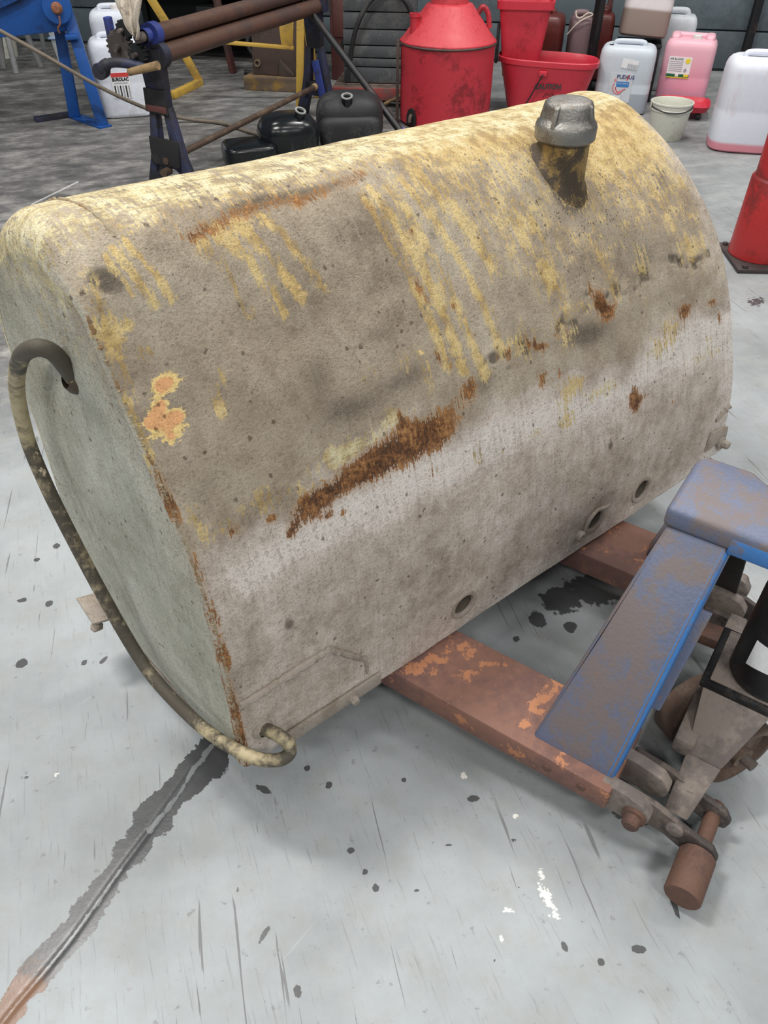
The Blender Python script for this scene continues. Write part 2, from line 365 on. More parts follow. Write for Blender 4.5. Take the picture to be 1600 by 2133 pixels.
for (px, py, rx, ry, an) in [(-0.0590, 0.6247, 0.0066, 0.0059, 0.00), (-0.0348, 0.5863, 0.0058, 0.0064, 0.00), (-0.0150, 0.5576, 0.0050, 0.0075, 0.20), (-0.2538, 0.5568, 0.0057, 0.0055, 0.00), (-0.2000, 0.4841, 0.0048, 0.0152, -0.50), (-0.1067, 0.7524, 0.0079, 0.0085, 0.00), (-0.2309, 0.7425, 0.0204, 0.0068, -0.45), (0.1712, 0.7258, 0.0109, 0.0066, 0.00), (0.2365, 0.6432, 0.0082, 0.0038, 0.00), (0.2377, 0.5616, 0.0050, 0.0049, 0.00), (0.2979, 0.4636, 0.0054, 0.0100, 0.20), (0.4200, 0.4621, 0.0081, 0.0044, 0.00), (0.3527, 0.4429, 0.0040, 0.0037, 0.00), (0.4977, 0.5313, 0.0042, 0.0208, 0.05), (-0.8828, 1.3688, 0.0104, 0.0078, 0.00), (-0.8518, 1.4200, 0.0074, 0.0080, 0.00), (-0.8044, 1.0425, 0.0100, 0.0095, 0.00), (-0.8039, 1.2204, 0.0078, 0.0096, 0.00), (-0.8706, 1.2297, 0.0147, 0.0070, 0.10), (-0.6263, 1.0505, 0.0055, 0.0117, -0.40), (0.5291, 1.2706, 0.0882, 0.0556, 0.15), (0.4281, 1.2312, 0.0521, 0.0440, 0.00), (0.3610, 1.1708, 0.0192, 0.0279, 0.00), (0.4359, 1.1488, 0.0152, 0.0150, 0.00), (0.3027, 1.1132, 0.0112, 0.0108, 0.00), (0.4780, 0.6971, 0.0496, 0.0272, 0.10), (0.5501, 0.6666, 0.0196, 0.0162, 0.00), (-0.6969, 0.7675, 0.0064, 0.0037, 0.00), (0.8387, 1.4696, 0.0151, 0.0117, 0.00), (0.8987, 1.6816, 0.0210, 0.0097, 0.00), (-0.1512, 0.7880, 0.0080, 0.0071, 0.00), (0.0567, 0.5552, 0.0050, 0.0027, 0.00), (0.3289, 0.5305, 0.0035, 0.0034, 0.00), (0.1178, 0.6352, 0.0089, 0.0030, 0.00), (0.1798, 0.4457, 0.0040, 0.0048, 0.00), (-0.1370, 0.4023, 0.0052, 0.0080, 0.30), (-0.4046, 0.4043, 0.0039, 0.0029, 0.00), (-0.0589, 0.4528, 0.0033, 0.0049, 0.00), (0.0373, 0.7624, 0.0048, 0.0043, 0.00), (1.3307, 2.4746, 0.0179, 0.0160, 0.00), (1.4770, 2.8247, 0.0261, 0.0154, 0.00), (0.9356, 1.6073, 0.0159, 0.0093, 0.00), (-0.1026, 0.9564, 0.0070, 0.0052, 0.00), (-0.0049, 0.8743, 0.0050, 0.0038, 0.00), (-1.3334, 2.3879, 0.0116, 0.0153, 0.00), (-0.6675, 1.0452, 0.0045, 0.0059, 0.00)]:
    ca, sa = math.cos(an), math.sin(an); dx, dy = X - px, Y - py
    q = np.hypot((dx * ca + dy * sa) / rx, (-dx * sa + dy * ca) / ry)
    oil = np.maximum(oil, np.clip(1.25 - q * .75 + (wob / max(rx, ry)) * .35, 0, 1) * (q < 2.2))
# far part of the shop floor is ingrained with dirt, mostly on the left
nz = lattice_noise(X, Y, .9, 5) - .5; nz2 = lattice_noise(X, Y, 3.1, 6) - .5
dirt = sstep(2.2, 4.0, Y - .55 * X + nz * 1.2) * (1 - .62 * sstep(.1, 1.2, X + nz * .6)) * (1 - .35 * sstep(5.0, 6.2, Y + nz * 1.5 - .3 * X) * sstep(-2.2, -.6, X)) + .22 * sstep(1.3, 2.6, Y)
dirt = np.clip(dirt + nz2 * .12, 0, 1)
white = np.zeros_like(X)
for (px, py, rx, ry, an) in [(0.2816, 0.5432, 0.0113, 0.0274, 0.35), (0.2894, 0.5158, 0.0125, 0.0093, 0.00), (0.2755, 0.5838, 0.0072, 0.0186, 0.40), (0.2129, 0.5235, 0.0125, 0.0060, 0.00), (-0.6393, 0.7746, 0.0072, 0.0082, 0.00), (0.1953, 0.4782, 0.0041, 0.0088, 0.00), (0.2470, 0.6896, 0.0107, 0.0064, 0.00), (0.1547, 0.7726, 0.0080, 0.0122, 0.00)]:
    ca, sa = math.cos(an), math.sin(an); dx, dy = X - px, Y - py
    q = np.hypot((dx * ca + dy * sa) / rx, (-dx * sa + dy * ca) / ry)
    white = np.maximum(white, np.clip(1.0 - q * .5, 0, 1))
rust = np.clip(1 - np.hypot(X - -0.5820, Y - 0.3714) / .11, 0, 1)
A1 = np.stack([wet, oil, dirt, white], -1); A2 = np.stack([rust, np.clip(line, 0, 1), np.zeros_like(X), np.ones_like(X)], -1)

m, nt, b = nmat('painted_workshop_concrete'); n = NT(nt); oc = n.obj()
a1 = n.attr('stain_a'); s1 = n.sep(a1.outputs['Color']); a2 = n.attr('stain_b'); s2_ = n.sep(a2.outputs['Color'])
blot = n.noise(oc, 2.3, 6, .62); mid = n.noise(oc, 13, 5, .65); fine = n.noise(oc, 120, 3, .7)
scr_vec = n.mapv(oc, (150, 9, 1), (0, 0, 2.774)); scr = n.noise(scr_vec, 1.0, 5, .72, .3)
scr_vec2 = n.mapv(oc, (75, 3.2, 1), (0, 0, 2.774 + .12), (3, 8, 0)); scr2 = n.noise(scr_vec2, 1.0, 3, .6, .6)
scr_vec3 = n.mapv(oc, (5, 110, 1), (0, 0, 2.774 - .5), (1, 2, 0)); scr3 = n.noise(scr_vec3, 1.0, 4, .6, .8)
c = n.ramp(blot, [(.36, (.285, .308, .318)), (.5, (.36, .39, .405)), (.64, (.42, .455, .475))])
c = n.mix(n.math('MULTIPLY', n.step(mid, .48, .68), .38), c, (.33, .335, .30))
c = n.mix(n.math('MULTIPLY', n.step(scr, .56, .70), .50), c, (.20, .205, .205))
c = n.mix(n.math('MULTIPLY', n.step(scr2, .66, .70), .80), c, (.14, .145, .145))
c = n.mix(n.math('MULTIPLY', n.step(scr3, .70, .76), .40), c, (.62, .64, .64))
c = n.mix(n.math('MULTIPLY', n.step(n.noise(oc, 38, 4, .7), .62, .70), .55), c, (.17, .17, .165))
c = n.mix(n.math('MULTIPLY', fine, .16), c, (.22, .23, .23))
# ingrained dirt
dn = n.noise(n.mapv(oc, (2.0, 3.6, 1), (0, 0, -.3)), 2.0, 8, .75); dn2 = n.noise(oc, 7, 5, .7)
dcol = n.ramp(dn, [(.34, (.045, .044, .042)), (.48, (.125, .119, .112)), (.58, (.25, .24, .226)), (.70, (.40, .39, .37))])
dcol = n.mix(n.math('MULTIPLY', n.step(dn2, .55, .75), .5), dcol, (.07, .058, .048))
c = n.mix(n.math('MULTIPLY', s1[2], .92), c, dcol)
# wet seam, drips, splashes
wn = n.noise(oc, 55, 4, .6)
wf = n.step(n.math('MULTIPLY_ADD', n.math('SUBTRACT', wn, .5), 1.1, s1[0]), .46, .52)
c = n.mix(wf, c, n.mix(mid, (.040, .042, .046), (.075, .077, .080)))
lf = n.math('MULTIPLY', n.step(n.math('MULTIPLY_ADD', n.math('SUBTRACT', wn, .5), 2.2, s2_[1]), .58, .74), wf)
c = n.mix(n.math('MULTIPLY', lf, .75), c, (.235, .25, .255))
rf = n.math('MULTIPLY', n.step(n.math('MULTIPLY_ADD', n.math('SUBTRACT', wn, .5), .8, s2_[0]), .25, .7), wf)
c = n.mix(n.math('MULTIPLY', rf, .85), c, (.20, .095, .045))
of = n.step(n.math('MULTIPLY_ADD', n.math('SUBTRACT', wn, .5), 1.0, s1[1]), .50, .60)
c = n.mix(n.math('MULTIPLY', of, .88), c, (.045, .045, .046))
whf = n.step(n.math('MULTIPLY_ADD', n.math('SUBTRACT', n.noise(oc, 90, 5, .7), .5), 1.9, a1.outputs['Alpha']), .62, .72)
c = n.mix(n.math('MULTIPLY', whf, n.step(a1.outputs['Alpha'], .02, .2)), c, (.80, .79, .74))
nt.links.new(c, b.inputs['Base Color'])
rr = n.math('MULTIPLY_ADD', mid, .22, .42); rr = n.math('SUBTRACT', rr, n.math('MULTIPLY', n.math('MAXIMUM', wf, of), .22), clamp=True)
nt.links.new(rr, b.inputs['Roughness']); b.inputs['Specular IOR Level'].default_value = .4
nt.links.new(n.bump(n.math('ADD', n.math('MULTIPLY', mid, .4), n.math('MULTIPLY', fine, .25)), .12, .006), b.inputs['Normal'])
M['floor'] = m
me = grid_mesh('floor', np.stack([X, Y, Z], -1), len(xs), len(ys), {'stain_a': A1, 'stain_b': A2})
me.materials.append(m); fo = bpy.data.objects.new('floor', me); COL.objects.link(fo); struct(fo)

# ------------------------------------------------------------------ back wall: horizontal sheets on a backing
wl = bpy.data.objects.new('wall_back', None)
WA = R(-12); wo = Vector((2.7, 7.05, 0)); wd = Vector((math.cos(WA), math.sin(WA), 0)); wn_ = Vector((-math.sin(WA), math.cos(WA), 0))
mb = MB(); a = wo - wd * 9; e = wo + wd * 5
mb.hexa([a, e, e + wn_ * .1, a + wn_ * .1], [p + Vector((0, 0, 4.5)) for p in (a, e, e + wn_ * .1, a + wn_ * .1)])
wall = struct(mb.build('wall_back', 'wall_panel'))
zz = 0.02
for k in range(16):
    h = .27
    mb = MB(); p0 = a - wn_ * .03; p1 = e - wn_ * .03
    mb.hexa([p0 + Vector((0, 0, zz)), p1 + Vector((0, 0, zz)), p1 + wn_ * .028 + Vector((0, 0, zz)), p0 + wn_ * .028 + Vector((0, 0, zz))],
            [p0 + Vector((0, 0, zz + h - .012)), p1 + Vector((0, 0, zz + h - .012)), p1 + wn_ * .028 + Vector((0, 0, zz + h - .012)), p0 + wn_ * .028 + Vector((0, 0, zz + h - .012))])
    mb.build('sheet', 'wall_panel', wall, bevel=.004); zz += h
bpy.data.objects.remove(wl)

# ------------------------------------------------------------------ the fuel tank
TL=1.423
PL=np.array([(0,0),(-.006,.13),(-.009,.26),(-.004,.37),(.014,.47),(.036,.545),(.062,.615),(.088,.675),(.112,.728),(.136,.782),(.158,.83),(.184,.862),(.226,.884),(.28,.886),(.342,.873),(.41,.834),(.472,.775),(.518,.69),(.53,.59),(.527,.3),(.522,0)])
PR=np.array([(0,.02),(.010,.11),(.022,.20),(.046,.285),(.085,.385),(.118,.455),(.155,.52),(.2,.58),(.25,.63),(.305,.675),(.365,.713),(.425,.742),(.475,.762),(.53,.774),(.59,.774),(.65,.757),(.69,.712),(.715,.65),(.72,.56),(.72,.3),(.72,.02)])
def cr(P,t):
    n=len(P); t=np.asarray(t,float); i=np.clip(np.floor(t).astype(int),0,n-2); f=(t-i)[...,None]
    g=lambda k:P[np.clip(k,0,n-1)]
    p0,p1,p2,p3=g(i-1),g(i),g(i+1),g(i+2)
    return .5*((2*p1)+(-p0+p2)*f+(2*p0-5*p1+4*p2-p3)*f**2+(-p0+3*p1-3*p2+p3)*f**3)
_tt=np.linspace(0,20,2001); _m=.5*(cr(PL,_tt)+cr(PR,_tt)); _arc=np.concatenate([[0],np.cumsum(np.linalg.norm(np.diff(_m,axis=0),axis=1))])
ARC=_arc[-1]
def tank_pts(X,v):
    """X along length 0..TL, v arc length 0..ARC (arrays) -> local xyz"""
    X=np.asarray(X,float); v=np.asarray(v,float)
    t=np.interp(v,_arc,_tt); s=np.clip(X/TL,0,1)[...,None]
    P=cr(PL,t)*(1-s)+cr(PR,t)*s
    e=1e-3
    Pa=cr(PL,np.clip(t-.05,0,20))*(1-s)+cr(PR,np.clip(t-.05,0,20))*s
    Pb=cr(PL,np.clip(t+.05,0,20))*(1-s)+cr(PR,np.clip(t+.05,0,20))*s
    T=Pb-Pa; T/=np.linalg.norm(T,axis=-1,keepdims=True)+1e-9
    Nn=np.stack([T[...,1],-T[...,0]],-1)      # inward normal in (y,z)
    rl=.012+.036*sstep(9.3,11.2,t)-.03*sstep(18.3,19.2,t)
    rr=.012+.010*sstep(5,9,t)
    def inset(x,r):
        q=np.clip(r-x,0,r); return r-np.sqrt(np.maximum(r*r-q*q,0))
    d=inset(X,rl)+inset(TL-X,rr)
    P=P+Nn*d[...,None]
    # bottom edge of the far end turns up a little
    P[...,1]+=.03*sstep(.86,.99,s[...,0])*np.clip(1-P[...,1]/.2,0,1)*(t<6)
    xx=X-.1*P[...,0]*(1-s[...,0])
    return np.stack([xx,P[...,0],P[...,1]],-1)

TA = R(38.155)
tank = thing('fuel_tank', 'large mud-caked yellow steel fuel tank with rust patches, resting on the pallet truck forks', 'fuel tank', (-.244, .699, .15), TA)

def tank_material():
    m, nt, b = nmat('weathered_yellow_tank_paint'); n = NT(nt, 2.1); oc = n.obj()
    uvn = n.new('ShaderNodeUVMap', uv_map='UVMap').outputs[0]
    a = n.attr('wear_a'); A = n.sep(a.outputs['Color']); bb = n.attr('wear_b'); Bv = n.sep(bb.outputs['Color'])
    yel, rust, dark, pale = A[0], A[1], A[2], a.outputs['Alpha']
    prim, green, ytop, speck = Bv[0], Bv[1], Bv[2], bb.outputs['Alpha']
    big = n.noise(oc, 6, 6, .6); mid = n.noise(oc, 28, 6, .68); fine = n.noise(oc, 150, 4, .7); vfine = n.noise(oc, 420, 2, .6)
    st = n.noise(n.mapv(uvn, (120, 9, 1)), 1, 5, .65, .25)       # streaks running down the sheet
    st2 = n.noise(n.mapv(uvn, (320, 26, 1), (0, 0, .10)), 1, 4, .65, .3)
    hs = n.noise(n.mapv(uvn, (8, 120, 1)), 1, 5, .65, .3)         # scrapes along the tank
    c_ = lambda x, k: n.math('MULTIPLY', n.math('SUBTRACT', x, .5), k)
    add = lambda *t: __import__('functools').reduce(lambda p, q: n.math('ADD', p, q), t)
    base = n.ramp(n.math('ADD', big, c_(mid, .5)), [(.05, (.235, .19, .14)), (.5, (.375, .315, .24)), (.95, (.50, .44, .35))])
    base = n.mix(n.math('MULTIPLY', n.step(st, .5, .72), .35), base, (.46, .40, .32))
    lower = n.ramp(n.math('ADD', big, c_(mid, .6)), [(.05, (.43, .36, .305)), (.5, (.575, .50, .44)), (.95, (.70, .63, .57))])
    base = n.mix(n.step(add(pale, c_(mid, .35)), .05, .75), base, lower)
    base = n.mix(n.step(add(pale, c_(mid, .4), c_(hs, .35), c_(fine, .3)), .60, 1.15), base, (.74, .69, .64))
    gcol = n.ramp(n.math('ADD', big, c_(mid, .4)), [(.1, (.38, .38, .31)), (.5, (.50, .50, .425)), (.9, (.60, .60, .53))])
    base = n.mix(green, base, gcol)
    base = n.mix(n.math('MULTIPLY', n.step(add(dark, c_(mid, .45), c_(fine, .45)), .30, .95), .78), base, (.085, .070, .053))
    # paint showing through
    ycol = n.ramp(n.math('ADD', mid, c_(big, .6)), [(.3, (.40, .27, .10)), (.5, (.56, .40, .155)), (.72, (.66, .51, .235))])
    ycol = n.mix(n.step(add(ytop, c_(mid, .5)), .2, .9), ycol, n.ramp(n.math('ADD', mid, c_(hs, .7)), [(.25, (.40, .31, .15)), (.5, (.62, .53, .29)), (.75, (.72, .66, .44))]))
    yf = n.step(add(yel, c_(st, .95), c_(st2, .8), c_(fine, .9), c_(mid, .75)), .34, .62)
    yf = n.math('MULTIPLY', yf, n.step(yel, .04, .22))
    c = n.mix(n.math('MULTIPLY', yf, .92), base, ycol)
    # grime and thin mud left on the paint
    c = n.mix(n.math('MULTIPLY', n.step(add(n.math('MULTIPLY', yel, 0.0), fine, c_(vfine, .3), c_(st, .5)), .60, .74), .55), c, n.mix(mid, (.15, .115, .08), (.30, .25, .19)))
    pf = n.step(add(prim, c_(mid, 1.0), c_(fine, .6), c_(hs, 1.0)), .46, .56)
    pf = n.math('MULTIPLY', pf, n.step(prim, .05, .2))
    c = n.mix(pf, c, n.mix(n.step(prim, .75, .95), (.78, .58, .25), (.74, .40, .19)))
    # rust
    rcol = n.ramp(add(mid, c_(fine, .8), c_(st2, .6)), [(.15, (.045, .020, .010)), (.42, (.125, .048, .017)), (.65, (.225, .095, .030)), (.9, (.36, .18, .065))])
    halo = n.step(add(rust, c_(mid, .4), c_(st, .3)), .15, .55)
    c = n.mix(n.math('MULTIPLY', halo, .38), c, (.46, .27, .12))
    rf = n.step(add(rust, c_(fine, .9), c_(st2, .9), c_(mid, .7), c_(st, .5)), .46, .62)
    rf = n.math('MULTIPLY', rf, n.step(rust, .05, .22))
    c = n.mix(n.math('MULTIPLY', rf, .93), c, rcol)
    # grit: pits and oily speckles round the filler
    vo = n.voro(oc, 150); pit = n.math('MULTIPLY', n.step(vo, .30, .18), n.step(n.noise(oc, 45, 3), .50, .62))
    c = n.mix(n.math('MULTIPLY', pit, n.math('MULTIPLY_ADD', speck, .75, .12)), c, (.045, .032, .022))
    vo2 = n.voro(n.mapv(oc, (1, 1, 1), (.4, .2, .1)), 42); pit2 = n.math('MULTIPLY', n.step(n.math('ADD', vo2, c_(fine, .25)), .17, .10), n.step(n.noise(oc, 14, 2), .54, .60))
    c = n.mix(n.math('MULTIPLY', pit2, .65), c, (.07, .045, .028))
    c = n.mix(1.0, c, n.ramp(add(fine, c_(vfine, .6)), [(.0, (.70, .69, .67)), (.5, (1.0, 1.0, 1.0)), (1.0, (1.15, 1.15, 1.15))]), 'MULTIPLY')
    nt.links.new(c, b.inputs['Base Color'])
    b.inputs['Specular IOR Level'].default_value = .25
    nt.links.new(n.math('SUBTRACT', .93, n.math('MULTIPLY', yf, .28)), b.inputs['Roughness'])
    h = add(n.math('MULTIPLY', mid, .9), n.math('MULTIPLY', fine, .75), n.math('MULTIPLY', yf, -.28), n.math('MULTIPLY', rf, -.35), n.math('MULTIPLY', pf, -.4), n.math('MULTIPLY', vfine, .18), n.math('MULTIPLY', pit, -.5))
    nt.links.new(n.bump(h, .55, .0032), b.inputs['Normal'])
    return m
M['tank'] = tank_material()

nu, nv = 470, 500
VMAX = ARC
u1 = np.concatenate([np.linspace(0, .06, 40)[:-1], np.linspace(.06, TL - .03, nu - 60), np.linspace(TL - .03, TL, 22)[1:]])
v1 = np.concatenate([np.linspace(0, 1.22, nv - 60), np.linspace(1.22, ARC, 61)[1:]])
U, V = np.meshgrid(u1, v1, indexing='ij')
P = tank_pts(U, V)
def blob(u, v, ru, rv, an=0, p=2.0):
    ca, sa = math.cos(an), math.sin(an); du, dv = U - u, V - v
    q = ((du * ca + dv * sa) / ru) ** 2 + ((-du * sa + dv * ca) / rv) ** 2
    return np.exp(-q ** (p / 2))
def stroke(pts, w0, w1=None, p=2.0):
    d = seg_dist(U, V, pts); w_ = w0
    return np.exp(-(d / w_) ** p)
LN = lattice_noise
n_a = LN(U, V, 7, 11) - .5; n_b = LN(U, V, 18, 12) - .5; n_c = LN(U, V, 45, 13) - .5; nst = LN(U * 6, V * .5, 10, 14) - .5; nst2 = LN(U * 6, V * .6, 22, 15) - .5
# --- yellow showing
yel = np.zeros_like(U)
yel += .62 * sstep(.86, .95, V + n_a * .03)                                   # top sheet
yel += (.34 + .16 * sstep(.78, .86, V) + .14 * sstep(.95, 1.15, U)) * sstep(.50, .75, U + n_a * .15) * sstep(.54, .76, V + n_b * .05) * (1 - .5 * sstep(1.34, 1.42, U)) * sstep(1.42, 1.36, U + n_b * .03)
yel += .26 * sstep(1.0, 1.15, U) * sstep(.74, .86, V)
yel += .22 * sstep(.35, .62, U) * sstep(.62, .5, V) * sstep(.48, .56, V)
for pts, w_, k in [([(.480, .862), (.500, .75), (.515, .66), (.523, .57)], .010, .62), ([(.505, .875), (.530, .76), (.548, .64), (.556, .55)], .010, .66), ([(.54, .87), (.565, .74), (.585, .62), (.60, .53)], .012, .55),
                  ([(.575, .88), (.61, .77), (.635, .66), (.65, .56)], .010, .45), ([(.62, .88), (.66, .79), (.69, .70)], .014, .40),
                  ([(.215, .872), (.245, .80), (.262, .73)], .010, .50), ([(.250, .875), (.280, .80), (.297, .745)], .010, .50), ([(.292, .875), (.322, .80), (.342, .745)], .009, .42), ([(.185, .86), (.20, .80), (.21, .74)], .008, .38),
                  ([(.070, .880), (.082, .82), (.088, .79)], .006, .62), ([(.090, .885), (.104, .83), (.112, .79)], .006, .60), ([(.055, .87), (.062, .83), (.067, .81)], .005, .55)]:
    yel += (k + .22) * stroke(pts, w_ * 1.15) * (1 + nst2 * .6)
for u, v, ru, rv, k in [(.235, .855, .07, .03, .34), (.79, .77, .06, .05, .30), (.82, .655, .020, .030, .75), (.835, .62, .018, .03, .45), (.82, .56, .03, .06, .30), (1.27, .86, .06, .05, .35), (1.12, .84, .10, .05, .28), (1.0, .60, .02, .05, .4), (.98, .655, .012, .03, .35),
                        (.02, .80, .018, .06, .55), (.022, .774, .02, .02, .45), (.018, .73, .010, .035, .55), (.008, .66, .008, .05, .55), (.004, .60, .006, .05, .55), (.049, .735, .012, .010, .6), (.046, .775, .014, .010, .5),
                        (.118, .633, .008, .012, .75), (.135, .672, .008, .012, .45), (.12, .655, .014, .03, .3), (.254, .5, .018, .018, .72), (.285, .503, .012, .016, .7), (.385, .525, .016, .014, .75), (.315, .505, .03, .02, .4), (.06, .475, .04, .02, .35), (.13, .487, .03, .018, .42), (.20, .475, .04, .02, .38),
                        (.80, .43, .03, .03, .55), (.845, .437, .04, .02, .45), (.79, .378, .028, .022, .45), (.92, .40, .10, .016, .42), (1.13, .43, .06, .03, .50), (1.18, .46, .05, .025, .45), (1.30, .365, .09, .014, .42), (1.33, .40, .06, .012, .30), (.70, .555, .05, .02, .45), (.88, .575, .06, .018, .35), (1.08, .60, .06, .018, .30), (1.29, .60, .02, .03, .6), (1.335, .60, .02, .03, .5), (1.25, .64, .008, .04, .4), (.44, .40, .02, .02, .35), (.55, .40, .03, .02, .35), (.70, .38, .10, .012, .30),
                        (.03, .50, .012, .03, .4), (.36, .60, .03, .02, .22), (.45, .60, .05, .02, .28), (.475, .565, .012, .03, .40)]:
    yel += k * blob(u, v, ru, rv)
yel += .40 * blob(.30, .502, .085, .016) + .35 * blob(.40, .522, .05, .014)
yel -= .26 * sstep(.10, .0, U - .02) * sstep(.76, .60, V) * 0
yel = np.clip(yel + n_c * .10 * (yel > .1), 0, 1)
# --- rust
rust = np.zeros_like(U)
for u, v, ru, rv, k in [(.20, .447, .034, .022, 1.1), (.235, .455, .03, .014, .85), (.285, .462, .035, .020, 1.0), (.325, .468, .03, .024, 1.1), (.365, .468, .035, .026, 1.1), (.405, .480, .026, .032, 1.2), (.44, .472, .028, .028, 1.05), (.47, .470, .024, .028, .95), (.505, .483, .020, .030, .55),
                        (.545, .508, .022, .022, .62), (.565, .518, .014, .016, .6), (.076, .466, .016, .012, .66), (.135, .456, .010, .008, .65), (.165, .427, .012, .010, .75), (.155, .418, .008, .008, .7), (.225, .418, .012, .006, .7), (.255, .412, .010, .005, .5), (.40, .52, .006, .02, .7),
                        (.945, .572, .016, .022, .95), (.955, .55, .022, .022, .8), (.925, .60, .006, .02, .8), (.97, .545, .014, .012, .6), (.755, .535, .016, .010, .75), (.735, .545, .008, .012, .8), (.72, .553, .006, .016, .7), (.665, .545, .008, .016, .65), (.64, .55, .006, .012, .6), (.80, .545, .010, .014, .5), (.83, .55, .006, .02, .5),
                        (1.012, .352, .018, .026, .95), (1.02, .335, .016, .016, .8), (1.05, .345, .03, .008, .45), (.739, .478, .014, .022, .55), (.79, .475, .008, .014, .5), (1.215, .478, .022, .020, .7), (1.235, .485, .02, .012, .6), (1.335, .475, .022, .010, .7), (1.36, .435, .010, .02, .6), (1.04, .55, .010, .010, .45), (1.16, .30, .006, .02, .3), (1.20, .335, .006, .02, .35),
                        (.515, .705, .008, .020, .65), (.525, .68, .006, .010, .5), (.575, .655, .006, .008, .7), (.545, .79, .006, .008, .6), (.482, .842, .008, .012, .55), (.508, .585, .006, .012, .7), (.60, .60, .005, .006, .7), (.53, .565, .006, .008, .6), (.87, .565, .004, .02, .5), (.99, .56, .006, .014, .4), (.44, .405, .003, .03, .5)]:
    rust += k * blob(u, v, ru, rv)
rust += .46 * stroke([(.175, .868), (.26, .886), (.32, .892), (.37, .884), (.45, .894), (.51, .905)], .014) * (.6 + 1.2 * (LN(U, V, 16, 20)))
edge_l = np.exp(-((U - .006) / .007) ** 2) * sstep(.70, .52, V)
rust += edge_l * (.25 + .75 * LN(U * 0 + 2, V, 26, 21))
rust = np.clip(rust, 0, 1.2)
# --- dark mud and oil, dark halo at the neck, soft dark patches low on the right
dark = .04 + .14 * sstep(.48, .56, V) * sstep(.88, .80, V) + n_a * .14 + n_b * .12 + .42 * stroke([(.175, .872), (.26, .888), (.32, .896), (.38, .890), (.45, .898), (.52, .908)], .014) * (.5 + LN(U, V, 16, 22))
for u, v, ru, rv, k in [(.32, .562, .07, .025, .42), (.28, .62, .03, .04, .30), (.44, .578, .06, .025, .42), (.05, .53, .05, .04, .28), (.17, .60, .06, .04, .18), (.40, .655, .05, .022, .40), (.96, .80, .035, .06, .75), (.95, .86, .03, .04, .55), (.99, .775, .05, .03, .55), (1.05, .86, .02, .05, .35), (1.10, .68, .10, .06, .28), (1.16, .62, .10, .04, .25), (1.30, .76, .03, .06, .42),
                        (.965, .485, .06, .03, .32), (.72, .565, .05, .02, .35), (.88, .52, .06, .03, .38), (.10, .70, .05, .06, .15), (.12, .80, .04, .05, .10), (.20, .74, .06, .06, .10), (.60, .50, .03, .06, .32), (.55, .47, .03, .03, .3), (1.21, .45, .03, .03, .35), (1.35, .46, .03, .04, .40), (.17, .30, .10, .05, .18), (.12, .262, .01, .012, .7), (.71, .29, .05, .05, .20), (.80, .235, .04, .06, .28), (.70, .13, .07, .05, .20), (.93, .27, .008, .012, .75), (.90, .23, .06, .06, .18), (.04, .84, .022, .020, .55), (.05, .825, .016, .012, .5), (.27, .90, .06, .012, .3), (.36, .90, .08, .014, .35), (.54, .80, .015, .03, .35), (.56, .75, .02, .02, .4), (.585, .775, .014, .014, .4)]:
    dark += 1.35 * k * blob(u, v, ru, rv)
jag = [(.60, .535), (.64, .555), (.66, .535), (.70, .55), (.73, .54), (.76, .56), (.80, .545), (.84, .57), (.87, .555), (.91, .585), (.95, .56), (1.0, .58), (1.04, .565), (1.08, .59), (1.13, .585), (1.18, .60), (1.25, .585), (1.30, .57), (1.36, .575)]
crk = stroke(jag, .014, None, 4.0) * sstep(.50, .72, LN(U, V, 62, 24) * .6 + LN(U, V, 27, 27) * .5)
dark += .75 * crk + .30 * stroke([(.58, .52), (.76, .53), (.95, .52), (1.2, .54)], .022)
dark -= .25 * sstep(.9, 1.0, V)
dark += .22 * sstep(1.35, 1.5, V)
dark = np.clip(dark, 0, 1)
# --- pale lower sheet and white band along the bend: dust plus painted front light
pale = .52 * sstep(.50, .42, V + n_b * .05) + .60 * np.exp(-((V - .40 - n_a * .05) / .045) ** 2) * sstep(-.02, .1, U)
pale += .30 * sstep(1.30, 1.40, U) + .35 * blob(1.28, .40, .12, .06) + .45 * blob(.30, .495, .10, .028) + .35 * blob(.42, .52, .06, .02) + .20 * blob(.90, .31, .10, .05) + .22 * blob(.60, .22, .10, .06) + .3 * sstep(.08, .0, V)
pale += n_a * .22; pale = np.clip(pale, 0, 1.1)
prim = 1.15 * blob(.060, .690, .020, .014, .3) + 1.1 * blob(.040, .663, .020, .010, .4) + 1.1 * blob(.058, .642, .014, .014) + .85 * blob(.022, .648, .016, .012) + 1.1 * blob(.040, .618, .014, .012) + .62 * blob(.03, .630, .022, .014) + .35 * blob(.475, .60, .008, .03)
prim *= (1 + n_c * 1.2)
ytop = sstep(.88, .97, V + n_a * .04) * (.65 + .5 * (1 - sstep(.2, .9, U)))
ytop += .9 * blob(.30, .50, .10, .03) + .8 * blob(.40, .52, .06, .02) + .5 * blob(1.0, .40, .35, .05)
ytop += .5 * sstep(.10, .03, U) * sstep(.82, .9, V)
green = np.clip(sstep(.008, .0, U) * .6, 0, 1)
speck = np.clip(.9 * blob(1.02, .74, .20, .11) + .35 * sstep(.6, .8, V) * sstep(.5, .9, U), 0, 1)
WA_ = np.stack([yel, rust, dark, pale], -1); WB_ = np.stack([np.clip(prim, 0, 1.2), green, np.clip(ytop, 0, 1), speck], -1)
